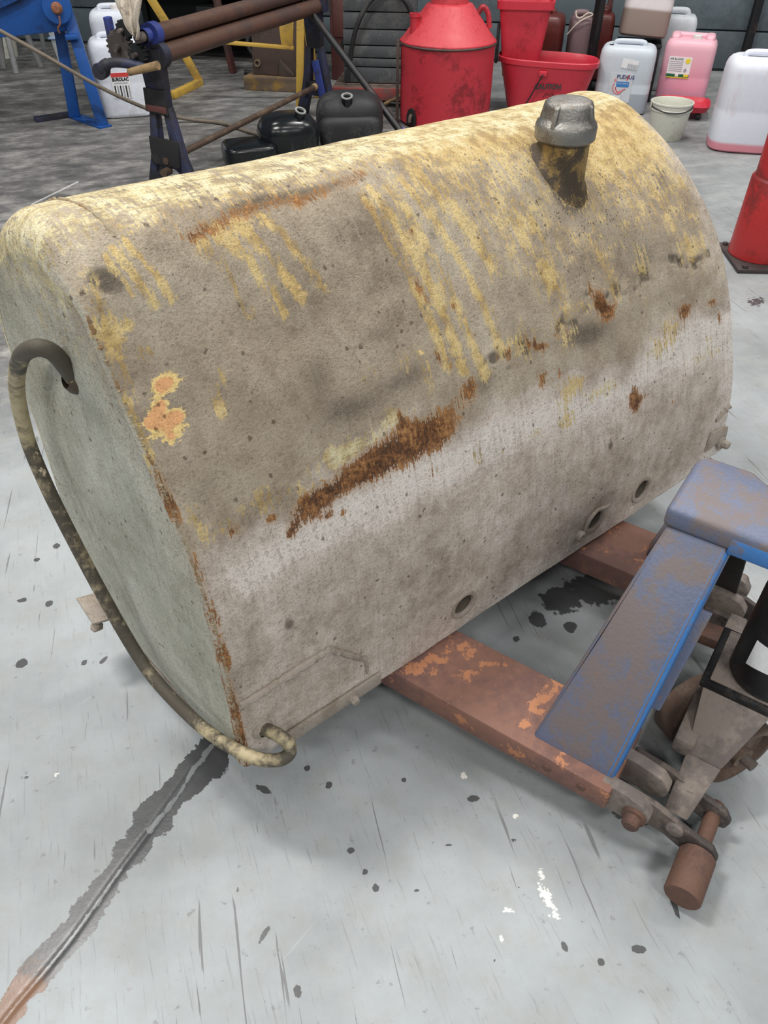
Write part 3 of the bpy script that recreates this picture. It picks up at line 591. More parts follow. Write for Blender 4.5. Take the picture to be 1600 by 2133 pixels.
# shallow relief: dents, flaked layers
dU = np.gradient(P, axis=0); dV = np.gradient(P, axis=1); NRM = np.cross(dU, dV); NRM /= np.linalg.norm(NRM, axis=-1, keepdims=True) + 1e-12
dent = .0016 * (LN(U, V, 5, 31) - .5) * 2 + .0009 * (LN(U, V, 20, 32) - .5) * 2 - .0035 * blob(.75, .20, .12, .08) - .003 * blob(.20, .27, .12, .07) + .003 * blob(.04, .835, .02, .018, 0, 6) * -1 + .0012 * stroke([(.598, .45), (.575, .41), (.535, .365)], .004)
dent += -.0022 * crk + .0016 * stroke([(a_, b_ + .012) for a_, b_ in jag], .009) * LN(U, V, 34, 26)
dent *= sstep(0, .03, U) * sstep(0, .03, TL - U)
P = P + NRM * dent[..., None]
# bolt holes punched through the lower edge
HOLES = [(.513, .064, .0255), (.914, .068, .026), (1.081, .072, .026)]
Uc = .25 * (U[:-1, :-1] + U[1:, :-1] + U[:-1, 1:] + U[1:, 1:]); Vc = .25 * (V[:-1, :-1] + V[1:, :-1] + V[:-1, 1:] + V[1:, 1:])
keep = np.ones(Uc.shape, bool)
for hu, hv, hr in HOLES: keep &= np.hypot(Uc - hu, Vc - hv) > hr
me = grid_mesh('shell', P, len(u1), len(v1), {'wear_a': WA_, 'wear_b': WB_}, np.stack([U, V], -1), False, keep)
me.materials.append(M['tank']); shell = bpy.data.objects.new('shell', me); COL.objects.link(shell); shell.parent = tank
shell['label'] = 'front, top and back sheet of scraped yellow paint under dried mud'

# end panels and bottom
def end_panel(side, name, label):
    k = 0 if side == 0 else -1; ring = P[k][::4]; nr = len(ring); cen = np.array([ring[:, 0].mean(), (ring[:, 1].min() + ring[:, 1].max()) / 2, .36])
    fr = np.concatenate([[1.0], np.linspace(.985, .0, 46)]); RP = cen + (ring[None] - cen) * fr[:, None, None]
    # keep it planar on the skewed end plane
    if side == 0: RP[..., 0] = np.where(fr[:, None] > .9999, RP[..., 0], -.1 * RP[..., 1])
    else: RP[..., 0] = TL
    Yl, Zl = RP[..., 1], RP[..., 2]
    q = np.zeros_like(Yl); front = sstep(.10, .0, Yl - np.interp(Zl, PL[:12, 1], PL[:12, 0]))
    yel_ = .42 * sstep(.62, .86, Zl) + .25 * sstep(.78, .84, Zl); dk = .10 + .22 * front * sstep(.2, .7, Zl) + .15 * sstep(.45, .7, Zl) * sstep(.86, .75, Zl) + (LN(Yl, Zl, 9, 41) - .5) * .25
    pl = q + .25; gr = np.clip(1 - sstep(.66, .86, Zl) * .6, 0, 1) - .35 * front * sstep(.15, .6, Zl)
    ru = np.clip(np.exp(-((fr[:, None] - 1) / .02) ** 2) * sstep(.5, .3, Zl) * sstep(.4, .0, Yl) * .7, 0, 1)
    WA2 = np.stack([yel_, ru * np.ones_like(Yl), np.clip(dk, 0, 1), pl], -1); WB2 = np.stack([q, gr, sstep(.6, .85, Zl), q + .2], -1)
    RPc = np.concatenate([RP, RP[:, :1]], 1) if False else RP
    # the ring is open along the bottom edge; close it by repeating the first column
    cols = lambda A_: np.concatenate([A_, A_[:, :1]], 1)
    me = grid_mesh(name, cols(RP), len(fr), nr + 1, {'wear_a': cols(WA2), 'wear_b': cols(WB2)}, np.stack([cols(Yl), cols(Zl)], -1), side == 1)
    me.materials.append(M['tank']); o = bpy.data.objects.new(name, me); COL.objects.link(o); o.parent = tank; o['label'] = label; return o
end_panel(0, 'end_panel', 'grey-green dusty end panel')
end_panel(1, 'end_panel', 'far end panel')
bq = [P[0, 0], P[-1, 0], P[-1, -1], P[0, -1]]
mb = MB(); mb.loft([[tuple(p) for p in P[::6, 0]] + [tuple(p) for p in P[::6, -1][::-1]]], cap0=True, cap1=False)
mb.v = [(x, y, z + .004) for x, y, z in mb.v]; mb.build('bottom_plate', 'mud_part', tank)

def on_tank(u, v, off=0.0):
    p = tank_pts(np.array([u]), np.array([v]))[0]; i = np.abs(u1 - u).argmin(); j = np.abs(v1 - v).argmin(); nn = NRM[i, j]
    return Vector(p + nn * off), Vector(nn)
# sleeves in the bolt holes
for hu, hv, hr in HOLES:
    c0, nn = on_tank(hu, hv); mb = MB()
    mb.lathe([(hr + .0095, -.003), (hr + .0085, .0022), (hr + .004, .0035), (hr - .0005, .002), (hr - .002, -.004)], c0, 32, nn)
    sl = mb.build('bolt_sleeve', 'mud_part', tank)
    MB().lathe([(hr - .002, -.0035), (hr - .003, -.05), (hr * .5, -.056), (.0, -.056)], c0, 32, nn).build('bore', 'bore', sl)
c0, nn = on_tank(.866, .050); mb = MB(); mb.lathe([(.013, -.004), (.013, .006), (.010, .011), (.005, .011), (.004, .003)], c0, 20, nn); mb.build('lug_ring', 'mud_part', tank)
mb = MB(); mb.tube(arc_pts([on_tank(.880, .055, .002)[0], on_tank(.884, .088, .006)[0], on_tank(.908, .106, .006)[0], on_tank(.940, .096, .004)[0], on_tank(.960, .092, .001)[0]], 6), .0045, 8); mb.build('weld_bead', 'mud_part', tank)
# weld beads: left front edge, across the top, plate at the lower left corner
def bead(pts, r, mat='weld', jit=.0016, n=5, name='weld_bead'):
    pp = arc_pts(pts, n); rr = [r * (1 + random.uniform(-.35, .35)) for _ in pp]
    pp = [p + Vector((random.uniform(-jit, jit), random.uniform(-jit, jit), random.uniform(-jit, jit))) for p in pp]
    return MB().tube(pp, rr, 8).build(name, mat, tank)
bead([on_tank(.004, v, -.0025)[0] for v in np.linspace(.02, .80, 60)], .0030, 'weld', .0008)
bead([on_tank(.075 + .006 * math.sin(9 * v), v, .0)[0] for v in np.linspace(.895, 1.25, 16)], .0026, 'weld', .0005)
bead([on_tank(.014, .160, .001)[0], on_tank(.07, .163, .002)[0], on_tank(.13, .166, .002)[0], on_tank(.187, .168, .002)[0]], .0065, 'mud_part', .0010, 8)
bead([on_tank(.187, .168, .002)[0], on_tank(.225, .128, .002)[0], on_tank(.263, .088, .001)[0]], .0060, 'mud_part', .0010, 8)
bead([on_tank(.263, .088, .001)[0], on_tank(.267, .07, .001)[0], on_tank(.269, .045, 0)[0]], .003, 'mud_part', .0006, 6)
# foot plates along the lower edge with their bolts
def strip(u0, u1_, v0, v1_, th, name='foot_plate'):
    mb = MB(); us = np.linspace(u0, u1_, 10); top = []
    a = [on_tank(u, v0 + .0, .001)[0] for u in us]; b_ = [on_tank(u, v1_, .001)[0] for u in us]
    a2 = [p + on_tank(u, v0, 0)[1] * th for p, u in zip(a, us)]; b2 = [p + on_tank(u, v1_, 0)[1] * th for p, u in zip(b_, us)]
    mb.loft([[a[i], a2[i], b2[i], b_[i]] for i in range(10)]); return mb.build(name, 'mud_part', tank, bevel=.002)
strip(.085, .298, -.0, .030, .007)
MB().box((.19, .05, -.004), (.22, .10, .008)).build('foot_plate', 'mud_part', tank, bevel=.002)
c0, nn = on_tank(.228, .016, .006); MB().lathe([(.013, 0), (.013, .004), (.009, .005), (.009, .014), (.007, .017), (0, .017)], c0, 6, nn).build('bolt', 'mud_part', tank)
MB().hexa([on_tank(1.33, .055, .0)[0], on_tank(1.415, .055, .0)[0], on_tank(1.415, .10, .0)[0], on_tank(1.345, .12, .0)[0]], [on_tank(1.33, .055, .008)[0], on_tank(1.415, .055, .008)[0], on_tank(1.415, .10, .008)[0], on_tank(1.345, .12, .008)[0]]).build('foot_plate', 'mud_part', tank, bevel=.002)
MB().box((1.355, .03, .012), (.10, .05, .012)).build('foot_plate', 'mud_part', tank, bevel=.002)
c0, nn = on_tank(1.395, .045, .006); MB().lathe([(.017, 0), (.017, .005), (.011, .006), (.011, .020), (.008, .023), (0, .023)], c0, 8, nn).build('bolt', 'mud_part', tank)
bead([on_tank(1.36, .155, .001)[0], on_tank(1.385, .175, .002)[0], on_tank(1.41, .185, .001)[0]], .006, 'mud_part')
MB().box((-.060, .50, .02), (.05, .09, .006), 0, .0, .25).build('foot_plate', 'mud_part', tank, bevel=.002)
MB().lathe([(.011, 0), (.011, .016), (.008, .019), (0, .019)], (-.072, .47, .0), 6, (-.6, -.5, .6)).build('bolt', 'mud_part', tank)
# peeled flake of old paint standing proud near the upper left corner
if False:
  pass
p_, nn = on_tank(.052, .838, .0005); e1 = (on_tank(.07, .835)[0] - p_).normalized(); e2 = (on_tank(.052, .86)[0] - p_).normalized()
pol = [(-.016, -.004), (-.006, -.010), (.004, -.013), (.014, -.006), (.011, .004), (.004, .008), (-.008, .007), (-.014, .003)]
mb = MB(); mb.add([p_ + e1 * a_ + e2 * b_ + nn * (.0022 if b_ < 0 else .0) for a_, b_ in pol] + [p_ + e1 * a_ + e2 * b_ + nn * ((.0022 if b_ < 0 else .0) - .0012) for a_, b_ in pol], [tuple(range(8)), tuple(range(15, 7, -1))] + [(i, i + 8, (i + 1) % 8 + 8, (i + 1) % 8) for i in range(8)]); pass

# filler neck and cap
nb, _ = on_tank(.985, .826)
nb = Vector((nb.x, nb.y, nb.z)); NR = .0485
mb = MB(); ring_n = 40; rings = []
def neck_foot(a, r):
    # height of the tank skin below a point of the neck wall
    x, y = nb.x + math.cos(a) * r, nb.y + math.sin(a) * r
    i = np.abs(u1 - x).argmin(); col = P[i]; sel = slice(0, int(len(v1) * .75)); jj = np.abs(col[sel, 1] - y).argmin(); return col[jj, 2]
CT = nb.z + .064
for k_, (r_, up) in enumerate([(NR + .014, -.003), (NR + .007, .004), (NR + .001, .016), (NR, .045), (NR, None)]):
    ring = []
    for k in range(ring_n):
        a_ = 2 * math.pi * k / ring_n; z = CT - .012 if up is None else min(neck_foot(a_, r_) + up, CT - .02)
        ring.append((nb.x + math.cos(a_) * r_, nb.y + math.sin(a_) * r_, z))
    rings.append(ring)
mb.loft(rings, cap0=False); neck = mb.build('filler_neck', 'neck_paint', tank)
mb = MB(); mb.lathe([(.040, -.010), (.0535, -.010), (.057, -.006), (.0575, .014), (.055, .021), (.049, .026), (.0465, .032), (.0455, .048), (.042, .055), (.036, .058), (.025, .0585), (0, .0595)], (nb.x, nb.y, CT), 48)
cap = mb.build('filler_cap', 'cast_grey', tank); cap['label'] = 'round cast metal screw cap with raised lugs'
for k in range(4):
    a_ = k * math.pi / 2 + R(232) - TA
    d_ = Vector((math.cos(a_), math.sin(a_), 0)); c_ = Vector((nb.x, nb.y, CT))
    MB().hexa([c_ + d_ * .038 + d_.cross(Vector((0, 0, 1))) * s_ * .0055 + Vector((0, 0, z)) for s_, z in ((-1, .020), (1, .020), (1, .057), (-1, .057))],
              [c_ + d_ * r_ + d_.cross(Vector((0, 0, 1))) * s_ * .0045 + Vector((0, 0, z)) for s_, z, r_ in ((-1, .016, .0568), (1, .016, .0568), (1, .050, .0485), (-1, .050, .0485))]).build('lug', 'cast_grey', cap, bevel=.002)
# grab rail bent from round bar
rail = [(-.022, .255, .675), (-.030, .245, .70), (-.043, .230, .732), (-.059, .242, .738), (-.070, .300, .700), (-.077, .370, .620), (-.081, .409, .520), (-.081, .409, .450), (-.078, .385, .361), (-.068, .330, .210), (-.057, .265, .095), (-.047, .190, .062), (-.030, .056, .080), (.003, -.030, .079), (.035, -.058, .070), (.056, -.064, .072), (.064, -.058, .085), (.058, -.040, .097), (.048, -.012, .092), (.045, .004, .086)]
MB().tube(arc_pts(rail, 7), .0115, 16).build('grab_rail', 'rail_paint', tank)
MB().lathe([(.022, -.004), (.021, .003), (.016, .009), (.0115, .012)], (.045, 0, .087), 20, (.05, -1, .1)).build('weld_collar', 'mud_part', tank)
MB().lathe([(.020, -.004), (.019, .002), (.015, .007), (.0115, .010)], (-.0235, .256, .672), 20, (-.95, -.1, .35)).build('weld_collar', 'neck_paint', tank)

# ------------------------------------------------------------------ the pallet truck (local x across the forks, y towards the fork tips)
truck = thing('pallet_truck', 'worn blue hand pallet truck with rusty forks carrying the yellow tank', 'pallet truck', (.623, .9065, 0), R(55.5))
for sx in (-1, 1):
    mb = MB(); rings = []
    for y, x0, x1, z0_, z1_ in [(.052, .180, .343, .092, .149), (.25, .178, .343, .090, .149), (.75, .178, .343, .090, .149), (.98, .19, .331, .10, .148), (1.08, .215, .306, .115, .142)]:
        rings.append([(sx * x0, y, z0_), (sx * x1, y, z0_), (sx * x1, y, z1_), (sx * x0, y, z1_)])
    mb.loft(rings); f = mb.build('fork', 'fork_rust', truck, bevel=.006)
    for y in (.10, .165): MB().lathe([(.008, 0), (.007, .003), (0, .004)], (sx * .343, y, .122), 12, (sx, 0, 0)).build('rivet', 'pin_rust', f)
    MB().cyl((sx * .235, .93, .041), (sx * .287, .93, .041), .041, None, 24).build('load_wheel', 'wheel_rust', truck, bevel=.003)
    MB().bar((sx * .225, .93, .041), (sx * .225, .86, .10), .02, .012, (1, 0, 0)).build('wheel_arm', 'heel_steel', truck)
    # leaning leg from the fork heel to the top plate: an open channel with turned-down edges
    n_ = Vector((-sx * .0, 0, 0)); so = Vector((sx * -.228, 0, .38)).normalized(); no = Vector((sx * .858, 0, .515))
    base = Vector((sx * .316, 0, .1485)); top = Vector((sx * .084, 0, .530)); th = .010
    def quad(p, ya, yb, t): return [p + Vector((0, ya, 0)), p + Vector((0, yb, 0)), p + Vector((0, yb, 0)) - no * t, p + Vector((0, ya, 0)) - no * t]
    mb = MB(); mb.loft([quad(base, .208, .062, th), quad(base.lerp(top, .5), .168, .052, th), quad(top, .134, .040, th)]); mb.build('leg_plate', 'truck_blue', truck, bevel=.003)
    mb = MB(); mb.loft([[p + Vector((0, .071, 0)) + no * .0015, p + Vector((0, .058, 0)) - no * .004, p + Vector((0, .056, 0)) - no * .045, p + Vector((0, .064, 0)) - no * .045, p + Vector((0, .064, 0)) - no * .01] if k == 0 else
                        [p + Vector((0, .047, 0)) + no * .0015, p + Vector((0, .035, 0)) - no * .004, p + Vector((0, .033, 0)) - no * .045, p + Vector((0, .041, 0)) - no * .045, p + Vector((0, .041, 0)) - no * .01] for k, p in enumerate((base, top))])
    mb.build('leg_edge', 'truck_edge', truck, bevel=.004)
    mb = MB(); mb.loft([[p + Vector((0, ya, 0)) + no * .001, p + Vector((0, ya + .006, 0)) - no * .006, p + Vector((0, ya + .006, 0)) - no * .05, p + Vector((0, ya - .004, 0)) - no * .05] for p, ya in ((base, .206), (top, .132))])
    mb.build('leg_edge', 'truck_blue', truck, bevel=.003)
    # heel strip under the leg
    if False: MB().hexa([(sx * .335, .05, .150), (sx * .335, .215, .150), (sx * .262, .215, .150), (sx * .262, .05, .150)], [(sx * .322, .058, .176), (sx * .322, .21, .176), (sx * .285, .21, .185), (sx * .285, .058, .185)]).build('heel_weld', 'truck_blue', truck, bevel=.004)
    # inner web of the leg
    q0, q1 = (base.lerp(top, .02), base.lerp(top, .78)) if sx > 0 else (base.lerp(top, .30), base.lerp(top, .74))
    wy0, wy1 = (.002, .014) if sx > 0 else (.036, .022)
    MB().hexa([q0 + Vector((0, wy0, 0)) - no * .046, q0 + Vector((0, .075, 0)) - no * .046, q1 + Vector((0, .06, 0)) - no * .046, q1 + Vector((0, wy1, 0)) - no * .046],
              [q0 + Vector((0, wy0, 0)) - no * .054, q0 + Vector((0, .075, 0)) - no * .054, q1 + Vector((0, .06, 0)) - no * .054, q1 + Vector((0, wy1, 0)) - no * .054]).build('leg_web', 'black_matt' if sx > 0 else 'truck_blue', truck, bevel=.002)
    # lugs and bolt at the heel
    for x, yl in ((.305, -.002), (.236, -.012)):
        pol = [(.075, .082), (.075, .150), (.03, .148), (.0 + yl, .140), (-.018 + yl, .118), (-.016 + yl, .094), (0 + yl, .080)]
        MB().prism(pol, (sx * x, 0, 0), (0, 1, 0), (0, 0, 1), (sx * .026, 0, 0)).build('heel_lug', 'dust_steel', truck, bevel=.005)
    MB().lathe([(.021, 0), (.021, .007), (.016, .009), (.015, .022), (.011, .026), (0, .026)], (sx * .331, .005, .108), 16, (sx, 0, 0)).build('bolt', 'pin_rust', truck)
    # lever links running to the axle
    for x in (.285, .205):
        pol = [(.05, .060), (.05, .118), (-.02, .112), (-.085, .088), (-.128, .078), (-.142, .055), (-.138, .032), (-.11, .022), (-.05, .045)]
        l = MB().prism(pol, (sx * x, 0, 0), (0, 1, 0), (0, 0, 1), (sx * .013, 0, 0)).build('lever_link', 'heel_steel', truck, bevel=.003)
        MB().lathe([(.015, 0), (.015, .006), (.012, .008), (0, .008)], (sx * (x + .013), -.062, .082), 16, (sx, 0, 0)).build('pin', 'dust_steel', l)
    MB().cyl((sx * .19, -.112, .050), (sx * .305, -.112, .050), .014, None, 18).build('axle', 'pin_rust', truck)
    MB().lathe([(0, 0), (.027, 0), (.031, .003), (.031, .085), (.029, .088), (0, .088)], (sx * .298, -.112, .045), 28, (sx, 0, 0)).build('entry_roller', 'pin_rust', truck, bevel=0)
# torsion member between the heels
MB().box((0, .085, .115), (.40, .05, .05)).build('cross_member', 'heel_steel', truck, bevel=.005)
MB().bar((-.18, -.02, .14), (.18, -.02, .14), .035, .04).build('torsion_arm', 'dust_steel', truck, bevel=.004)
MB().bar((.12, .06, .13), (.06, -.10, .20), .05, .025).build('lever_arm', 'pin_rust', truck, bevel=.004)
# top plate reaching over to the pump
MB().prism([(-.088, .146), (.074, .146), (.088, .128), (.088, .052), (.074, .036), (.066, .024), (.066, -.19), (-.088, -.19)], (0, 0, .527), (1, 0, 0), (0, 1, 0), (0, 0, .042)).build('top_plate', 'truck_blue', truck, bevel=.011, seg=3)
MB().prism([(-.0895, .040), (-.0895, -.19), (-.078, -.19), (-.078, .040)], (0, 0, .523), (1, 0, 0), (0, 1, 0), (0, 0, .032)).build('top_edge', 'truck_edge', truck, bevel=.004)
# hydraulic pump and its seat
MB().lathe([(0, .242), (.060, .242), (.068, .247), (.068, .44), (.064, .452), (.030, .456), (.028, .455), (.026, .53), (0, .53)], (-.022, -.100, 0), 40).build('pump_cylinder', 'black_paint', truck)
mb = MB(); vs = []; 
for k in range(13):
    a_ = R(140 + k * 6.5)
    for z, dr in ((.300, 0), (.362 - .02 * (k / 12), 0)): vs.append((-.022 + math.cos(a_) * .0687, -.100 + math.sin(a_) * .0687, z + .012 * math.sin(k / 12 * 3)))
for k in range(13):
    a_ = R(140 + k * 6.5)
    for z in (.300, .362 - .02 * (k / 12)): vs.append((-.022 + math.cos(a_) * .0680, -.100 + math.sin(a_) * .0680, z + .012 * math.sin(k / 12 * 3)))
fs = [(2 * k, 2 * k + 2, 2 * k + 3, 2 * k + 1) for k in range(12)] + [(26 + 2 * k, 26 + 2 * k + 1, 26 + 2 * k + 3, 26 + 2 * k + 2) for k in range(12)]
mb.add(vs, fs); st_ = mb.build('sticker', 'white_print', truck); st_['label'] = 'pale sticker on the pump'
MB().box((-.022, -.105, .229), (.150, .205, .020)).build('pump_seat', 'black_paint', truck, bevel=.003)
MB().box((-.022, -.108, .2405), (.135, .185, .005)).build('seat_plate', 'dust_steel', truck, bevel=.002)
MB().hexa([(-.096, -.010, .222), (-.096, -.128, .222), (-.080, -.128, .220), (-.080, -.010, .220)], [(-.178, -.030, .132), (-.178, -.092, .132), (-.160, -.092, .124), (-.160, -.030, .124)]).build('push_plate', 'dust_steel', truck, bevel=.003)
MB().hexa([(-.178, -.030, .132), (-.178, -.092, .132), (-.160, -.092, .124), (-.160, -.030, .124)], [(-.262, -.034, .064), (-.262, -.076, .064), (-.242, -.076, .056), (-.242, -.034, .056)]).build('push_plate', 'dust_steel', truck, bevel=.003)
for x, y in ((-.032, -.012), (-.074, -.100)):
    w_ = MB(); yy = -1
    w_.lathe([(.022, -.028), (.022, -.018), (.044, -.012), (.056, -.014), (.062, -.026), (.073, -.026), (.076, -.022), (.076, .022), (.073, .026), (.062, .026), (.056, .014), (.044, .012), (.022, .018), (.022, .028), (.010, .028), (.010, -.028), (.022, -.028)], (x, y, .0765), 40, (.52, .85, 0)); w_.build('steer_wheel', 'wheel_rust', truck)
MB().cyl((-.096, -.145, .0765), (-.010, .033, .0765), .011).build('wheel_axle', 'heel_steel', truck)
MB().box((-.022, -.06, .165), (.05, .06, .11)).build('steer_stem', 'heel_steel', truck, bevel=.004)

# ------------------------------------------------------------------ plastic cans
def jerrycan(name, label, loc, rz, w_, d, h, mat, cap_at=(.0, -.25), cap_mat='cap_white', humps='bar', group=None, lean=(0, 0), e=5.0, cat='plastic can'):
    t = thing(name, label, cat, loc, rz, group); t.rotation_euler = (lean[0], lean[1], rz)
    prof = [(0, .86), (.008, .93), (.025, .985), (.06, 1.0), (.40, 1.0), (.42, .992), (.46, .992), (.48, 1.0), (.80, 1.0), (.86, .985), (.905, .94), (.935, .87), (.95, .78)]
    mb = MB(); mb.loft([sup_ring(w_ * (1 - (1 - s) * 1.0), d * (1 - (1 - s) * 1.15), z * h, e) for z, s in prof]); body = mb.build('body', mat, t)
    if humps == 'bar':
        pts = [(-.30 * w_, .05 * d, .90 * h), (-.29 * w_, .05 * d, .97 * h), (-.22 * w_, .05 * d, .995 * h), (.12 * w_, .05 * d, .995 * h), (.20 * w_, .05 * d, .97 * h), (.22 * w_, .05 * d, .90 * h)]
        MB().tube(arc_pts(pts, 5), .021, 12).build('handle', mat, t)
    elif humps == 'lobes':
        for sx in (-1, 1):
            mb = MB(); mb.squad((sx * .33 * w_, .05 * d, .93 * h), (.20 * w_, .62 * d, .17 * h), 3.2, 24, 14); mb.build('shoulder_lobe', mat, t)
        MB().tube([(-.33 * w_, .12 * d, .965 * h), (.33 * w_, .12 * d, .965 * h)], .020, 12).build('handle', mat, t)
    elif humps == 'flat':
        pts = [(-.26 * w_, -.05 * d, .93 * h), (-.24 * w_, -.05 * d, .985 * h), (0, -.05 * d, .995 * h), (.24 * w_, -.05 * d, .985 * h), (.26 * w_, -.05 * d, .93 * h)]
        MB().tube(arc_pts(pts, 5), .016, 10).build('handle', mat, t)
    if cap_at:
        cx, cy = cap_at[0] * w_, cap_at[1] * d
        MB().lathe([(.030, .915 * h), (.029, .955 * h), (0, .955 * h)], (cx, cy, 0), 20).build('spout', mat, t)
        c = MB(); prof_ = [(.0, .945 * h), (.034, .945 * h), (.0345, .955 * h), (.033, 1.0 * h), (.030, 1.008 * h), (0, 1.008 * h)]
        c.lathe(prof_, (cx, cy, 0), 12); c.build('cap', cap_mat, t, angle=20)
    return t, body
FR = (R(90), 0, 0)

# left pair of white cans
t, body = jerrycan('plastic_can', 'white plastic can with a printed red and grey label beside the blue machine', (-1.752, 5.70, 0), R(14), .345, .25, .475, 'hdpe_white', None, humps='flat')
lb = MB().box((.005, -.1265, .245), (.118, .002, .150)).build('paper_label', 'white_print', t); lb.location = (-.006, 0, -.048)
MB().box((.005, -.1282, .307), (.112, .001, .024)).build('print', 'red_print', lb)
lettering('EUROLAC', .027, 'black_print', lb, (.005, -.1285, .281), FR, width=.105, bold=.0014)
MB().box((.005, -.1282, .260), (.085, .001, .005)).build('print', 'grey_print', lb)
for k in range(6): MB().box((-.038 + k * .0175, -.1282, .210), (.0085, .001, .070)).build('print', 'black_print' if k % 2 == 0 else 'grey_print', lb)
jerrycan('plastic_can', 'unlabelled white plastic can standing behind the labelled white can', (-1.845, 6.10, .12), R(8), .31, .25, .455, 'hdpe_white', (.1, -.1), humps='flat')
tb = thing('timber_block', 'dark timber block under the rear white can', 'block', (-1.87, 6.10, 0), R(8))
MB().box((0, -.05, .03), (.36, .10, .06)).build('timber', 'brown_cast', tb, bevel=.006); MB().box((0, .07, .03), (.36, .10, .06)).build('timber', 'brown_cast', tb, bevel=.006); MB().box((0, 0, .09), (.34, .30, .058)).build('timber', 'brown_cast', tb, bevel=.006)

# group on the right
t, body = jerrycan('plastic_can', 'clear grey plastic can with a blue logo label, a third full', (1.63, 5.80, 0), R(-17), .36, .25, .415, 'plexus_can', None, humps='flat')
lb = MB().box((-.015, -.1265, .160), (.150, .002, .175)).build('paper_label', 'hdpe_grey', t)
lettering('PLEXUS', .030, 'navy_print', lb, (.012, -.1285, .226), FR, width=.112, bold=.0004)
MB().prism([(-.004, -.016), (.004, -.016), (.016, .016), (.008, .016)], (.022, -.1283, .224), (1, 0, 0), (0, 0, 1), (0, -.0008, 0)).build('print', 'red_print', lb)
MB().box((.0, -.1282, .183), (.082, .001, .032)).build('print', 'blue_print', lb)
lettering('MULTI PURPOSE', .011, 'hdpe_grey', lb, (.0, -.1292, .187), FR, width=.07)
MB().lathe([(0, 0), (.009, .0), (.009, .001), (0, .001)], (-.050, -.1283, .205), 16, (0, -1, 0)).build('print', 'pink_print', lb)
MB().tube(arc_pts([(-.055, -.128, .188), (-.060, -.128, .160), (-.045, -.128, .135), (-.018, -.128, .126), (.000, -.128, .140)], 5), .004, 6).build('print', 'pink_print', lb)
MB().tube(arc_pts([(-.044, -.128, .165), (-.03, -.128, .140), (-.008, -.128, .132), (.008, -.128, .150), (.022, -.128, .158)], 5), .003, 6).build('print', 'red_print', lb)
MB().lathe([(0, 0), (.010, .0), (.010, .001), (0, .001)], (-.008, -.1283, .138), 16, (0, -1, 0)).build('print', 'pink_print', lb)
MB().box((-.03, -.1282, .105), (.05, .001, .022)).build('print', 'white_print', lb)
tg = MB().box((.025, -.1268, .300), (.105, .002, .052), ry=R(7)).build('paper_tag', 'white_print', t)
for k in range(9): MB().box((.014 + k * .0072, -.1282, .2915 - k * .0009), (.0035 if k % 3 else .0052, .001, .028), ry=R(7)).build('bar', 'grey_print', tg)
MB().tube(arc_pts([(-.15, -.03, .375), (-.125, -.06, .385), (-.105, -.07, .390)], 4), .013, 10).build('spout_cap', 'black_paint', t)

t, body = jerrycan('plastic_can', 'pink plastic can with a white cap and a yellow and green label', (2.10, 5.98, 0), R(-21), .335, .26, .425, 'pink_can', (.08, -.16), humps='lobes')
lb = MB().box((-.045, -.1315, .245), (.150, .002, .125)).build('paper_label', 'white_print', t)
lettering('AIR BLUING', .017, 'black_print', lb, (-.070, -.1332, .294), FR, width=.085)
for k in range(6): MB().box((-.068, -.1332, .279 - k * .011), (.088, .001, .003)).build('print', 'grey_print', lb)
vs = [(.018 * (1 if k % 2 == 0 else .78) * math.cos(k * math.pi / 10), .018 * (1 if k % 2 == 0 else .78) * math.sin(k * math.pi / 10)) for k in range(20)]
MB().prism(vs, (.005, -.1330, .286), (1, 0, 0), (0, 0, 1), (0, -.001, 0)).build('print', 'yellow_print', lb)
MB().prism([(0, .014), (.012, 0), (0, -.014), (-.012, 0)], (-.002, -.1330, .230), (1, 0, 0), (0, 0, 1), (0, -.001, 0)).build('print', 'grey_print', lb)
MB().box((-.045, -.1332, .197), (.148, .001, .018)).build('print', 'green_print', lb)
MB().box((.010, -.1336, .199), (.030, .001, .014)).build('print', 'yellow_print', lb); MB().box((-.050, -.1336, .199), (.022, .001, .016)).build('print', 'white_print', lb)
MB().box((-.045, -.1332, .185), (.150, .001, .005)).build('print', 'yellow_print', lb)

jerrycan('plastic_can', 'tall white can with pink dregs in the bottom, beside the red post', (2.16, 4.93, 0), R(-14), .385, .31, .505, 'right_can', (.16, -.20), humps='flat', e=3.6)
t, body = jerrycan('plastic_can', 'can with brown sludge perched above the clear grey can', (1.79, 6.14, .386), R(-14), .32, .28, .50, 'brown_can', None, humps='flat', lean=(R(-6), R(3)))
jerrycan('plastic_can', 'small pale can half hidden behind the pink can', (2.12, 6.42, .0), R(-14), .26, .20, .50, 'hdpe_grey', None, humps='bar')
# what the upper can stands on
t = thing('steel_crate', 'dark steel crate behind the clear grey can, holding up the sludge can', 'crate', (1.79, 6.16, 0), R(-14))
MB().box((0, 0, .345), (.30, .26, .022)).build('top', 'clutter_dark', t, bevel=.003)
for sx in (-1, 1):
    for sy in (-1, 1): MB().box((sx * .130, sy * .11, .167), (.03, .03, .334)).build('leg', 'clutter_dark', t, bevel=.003)
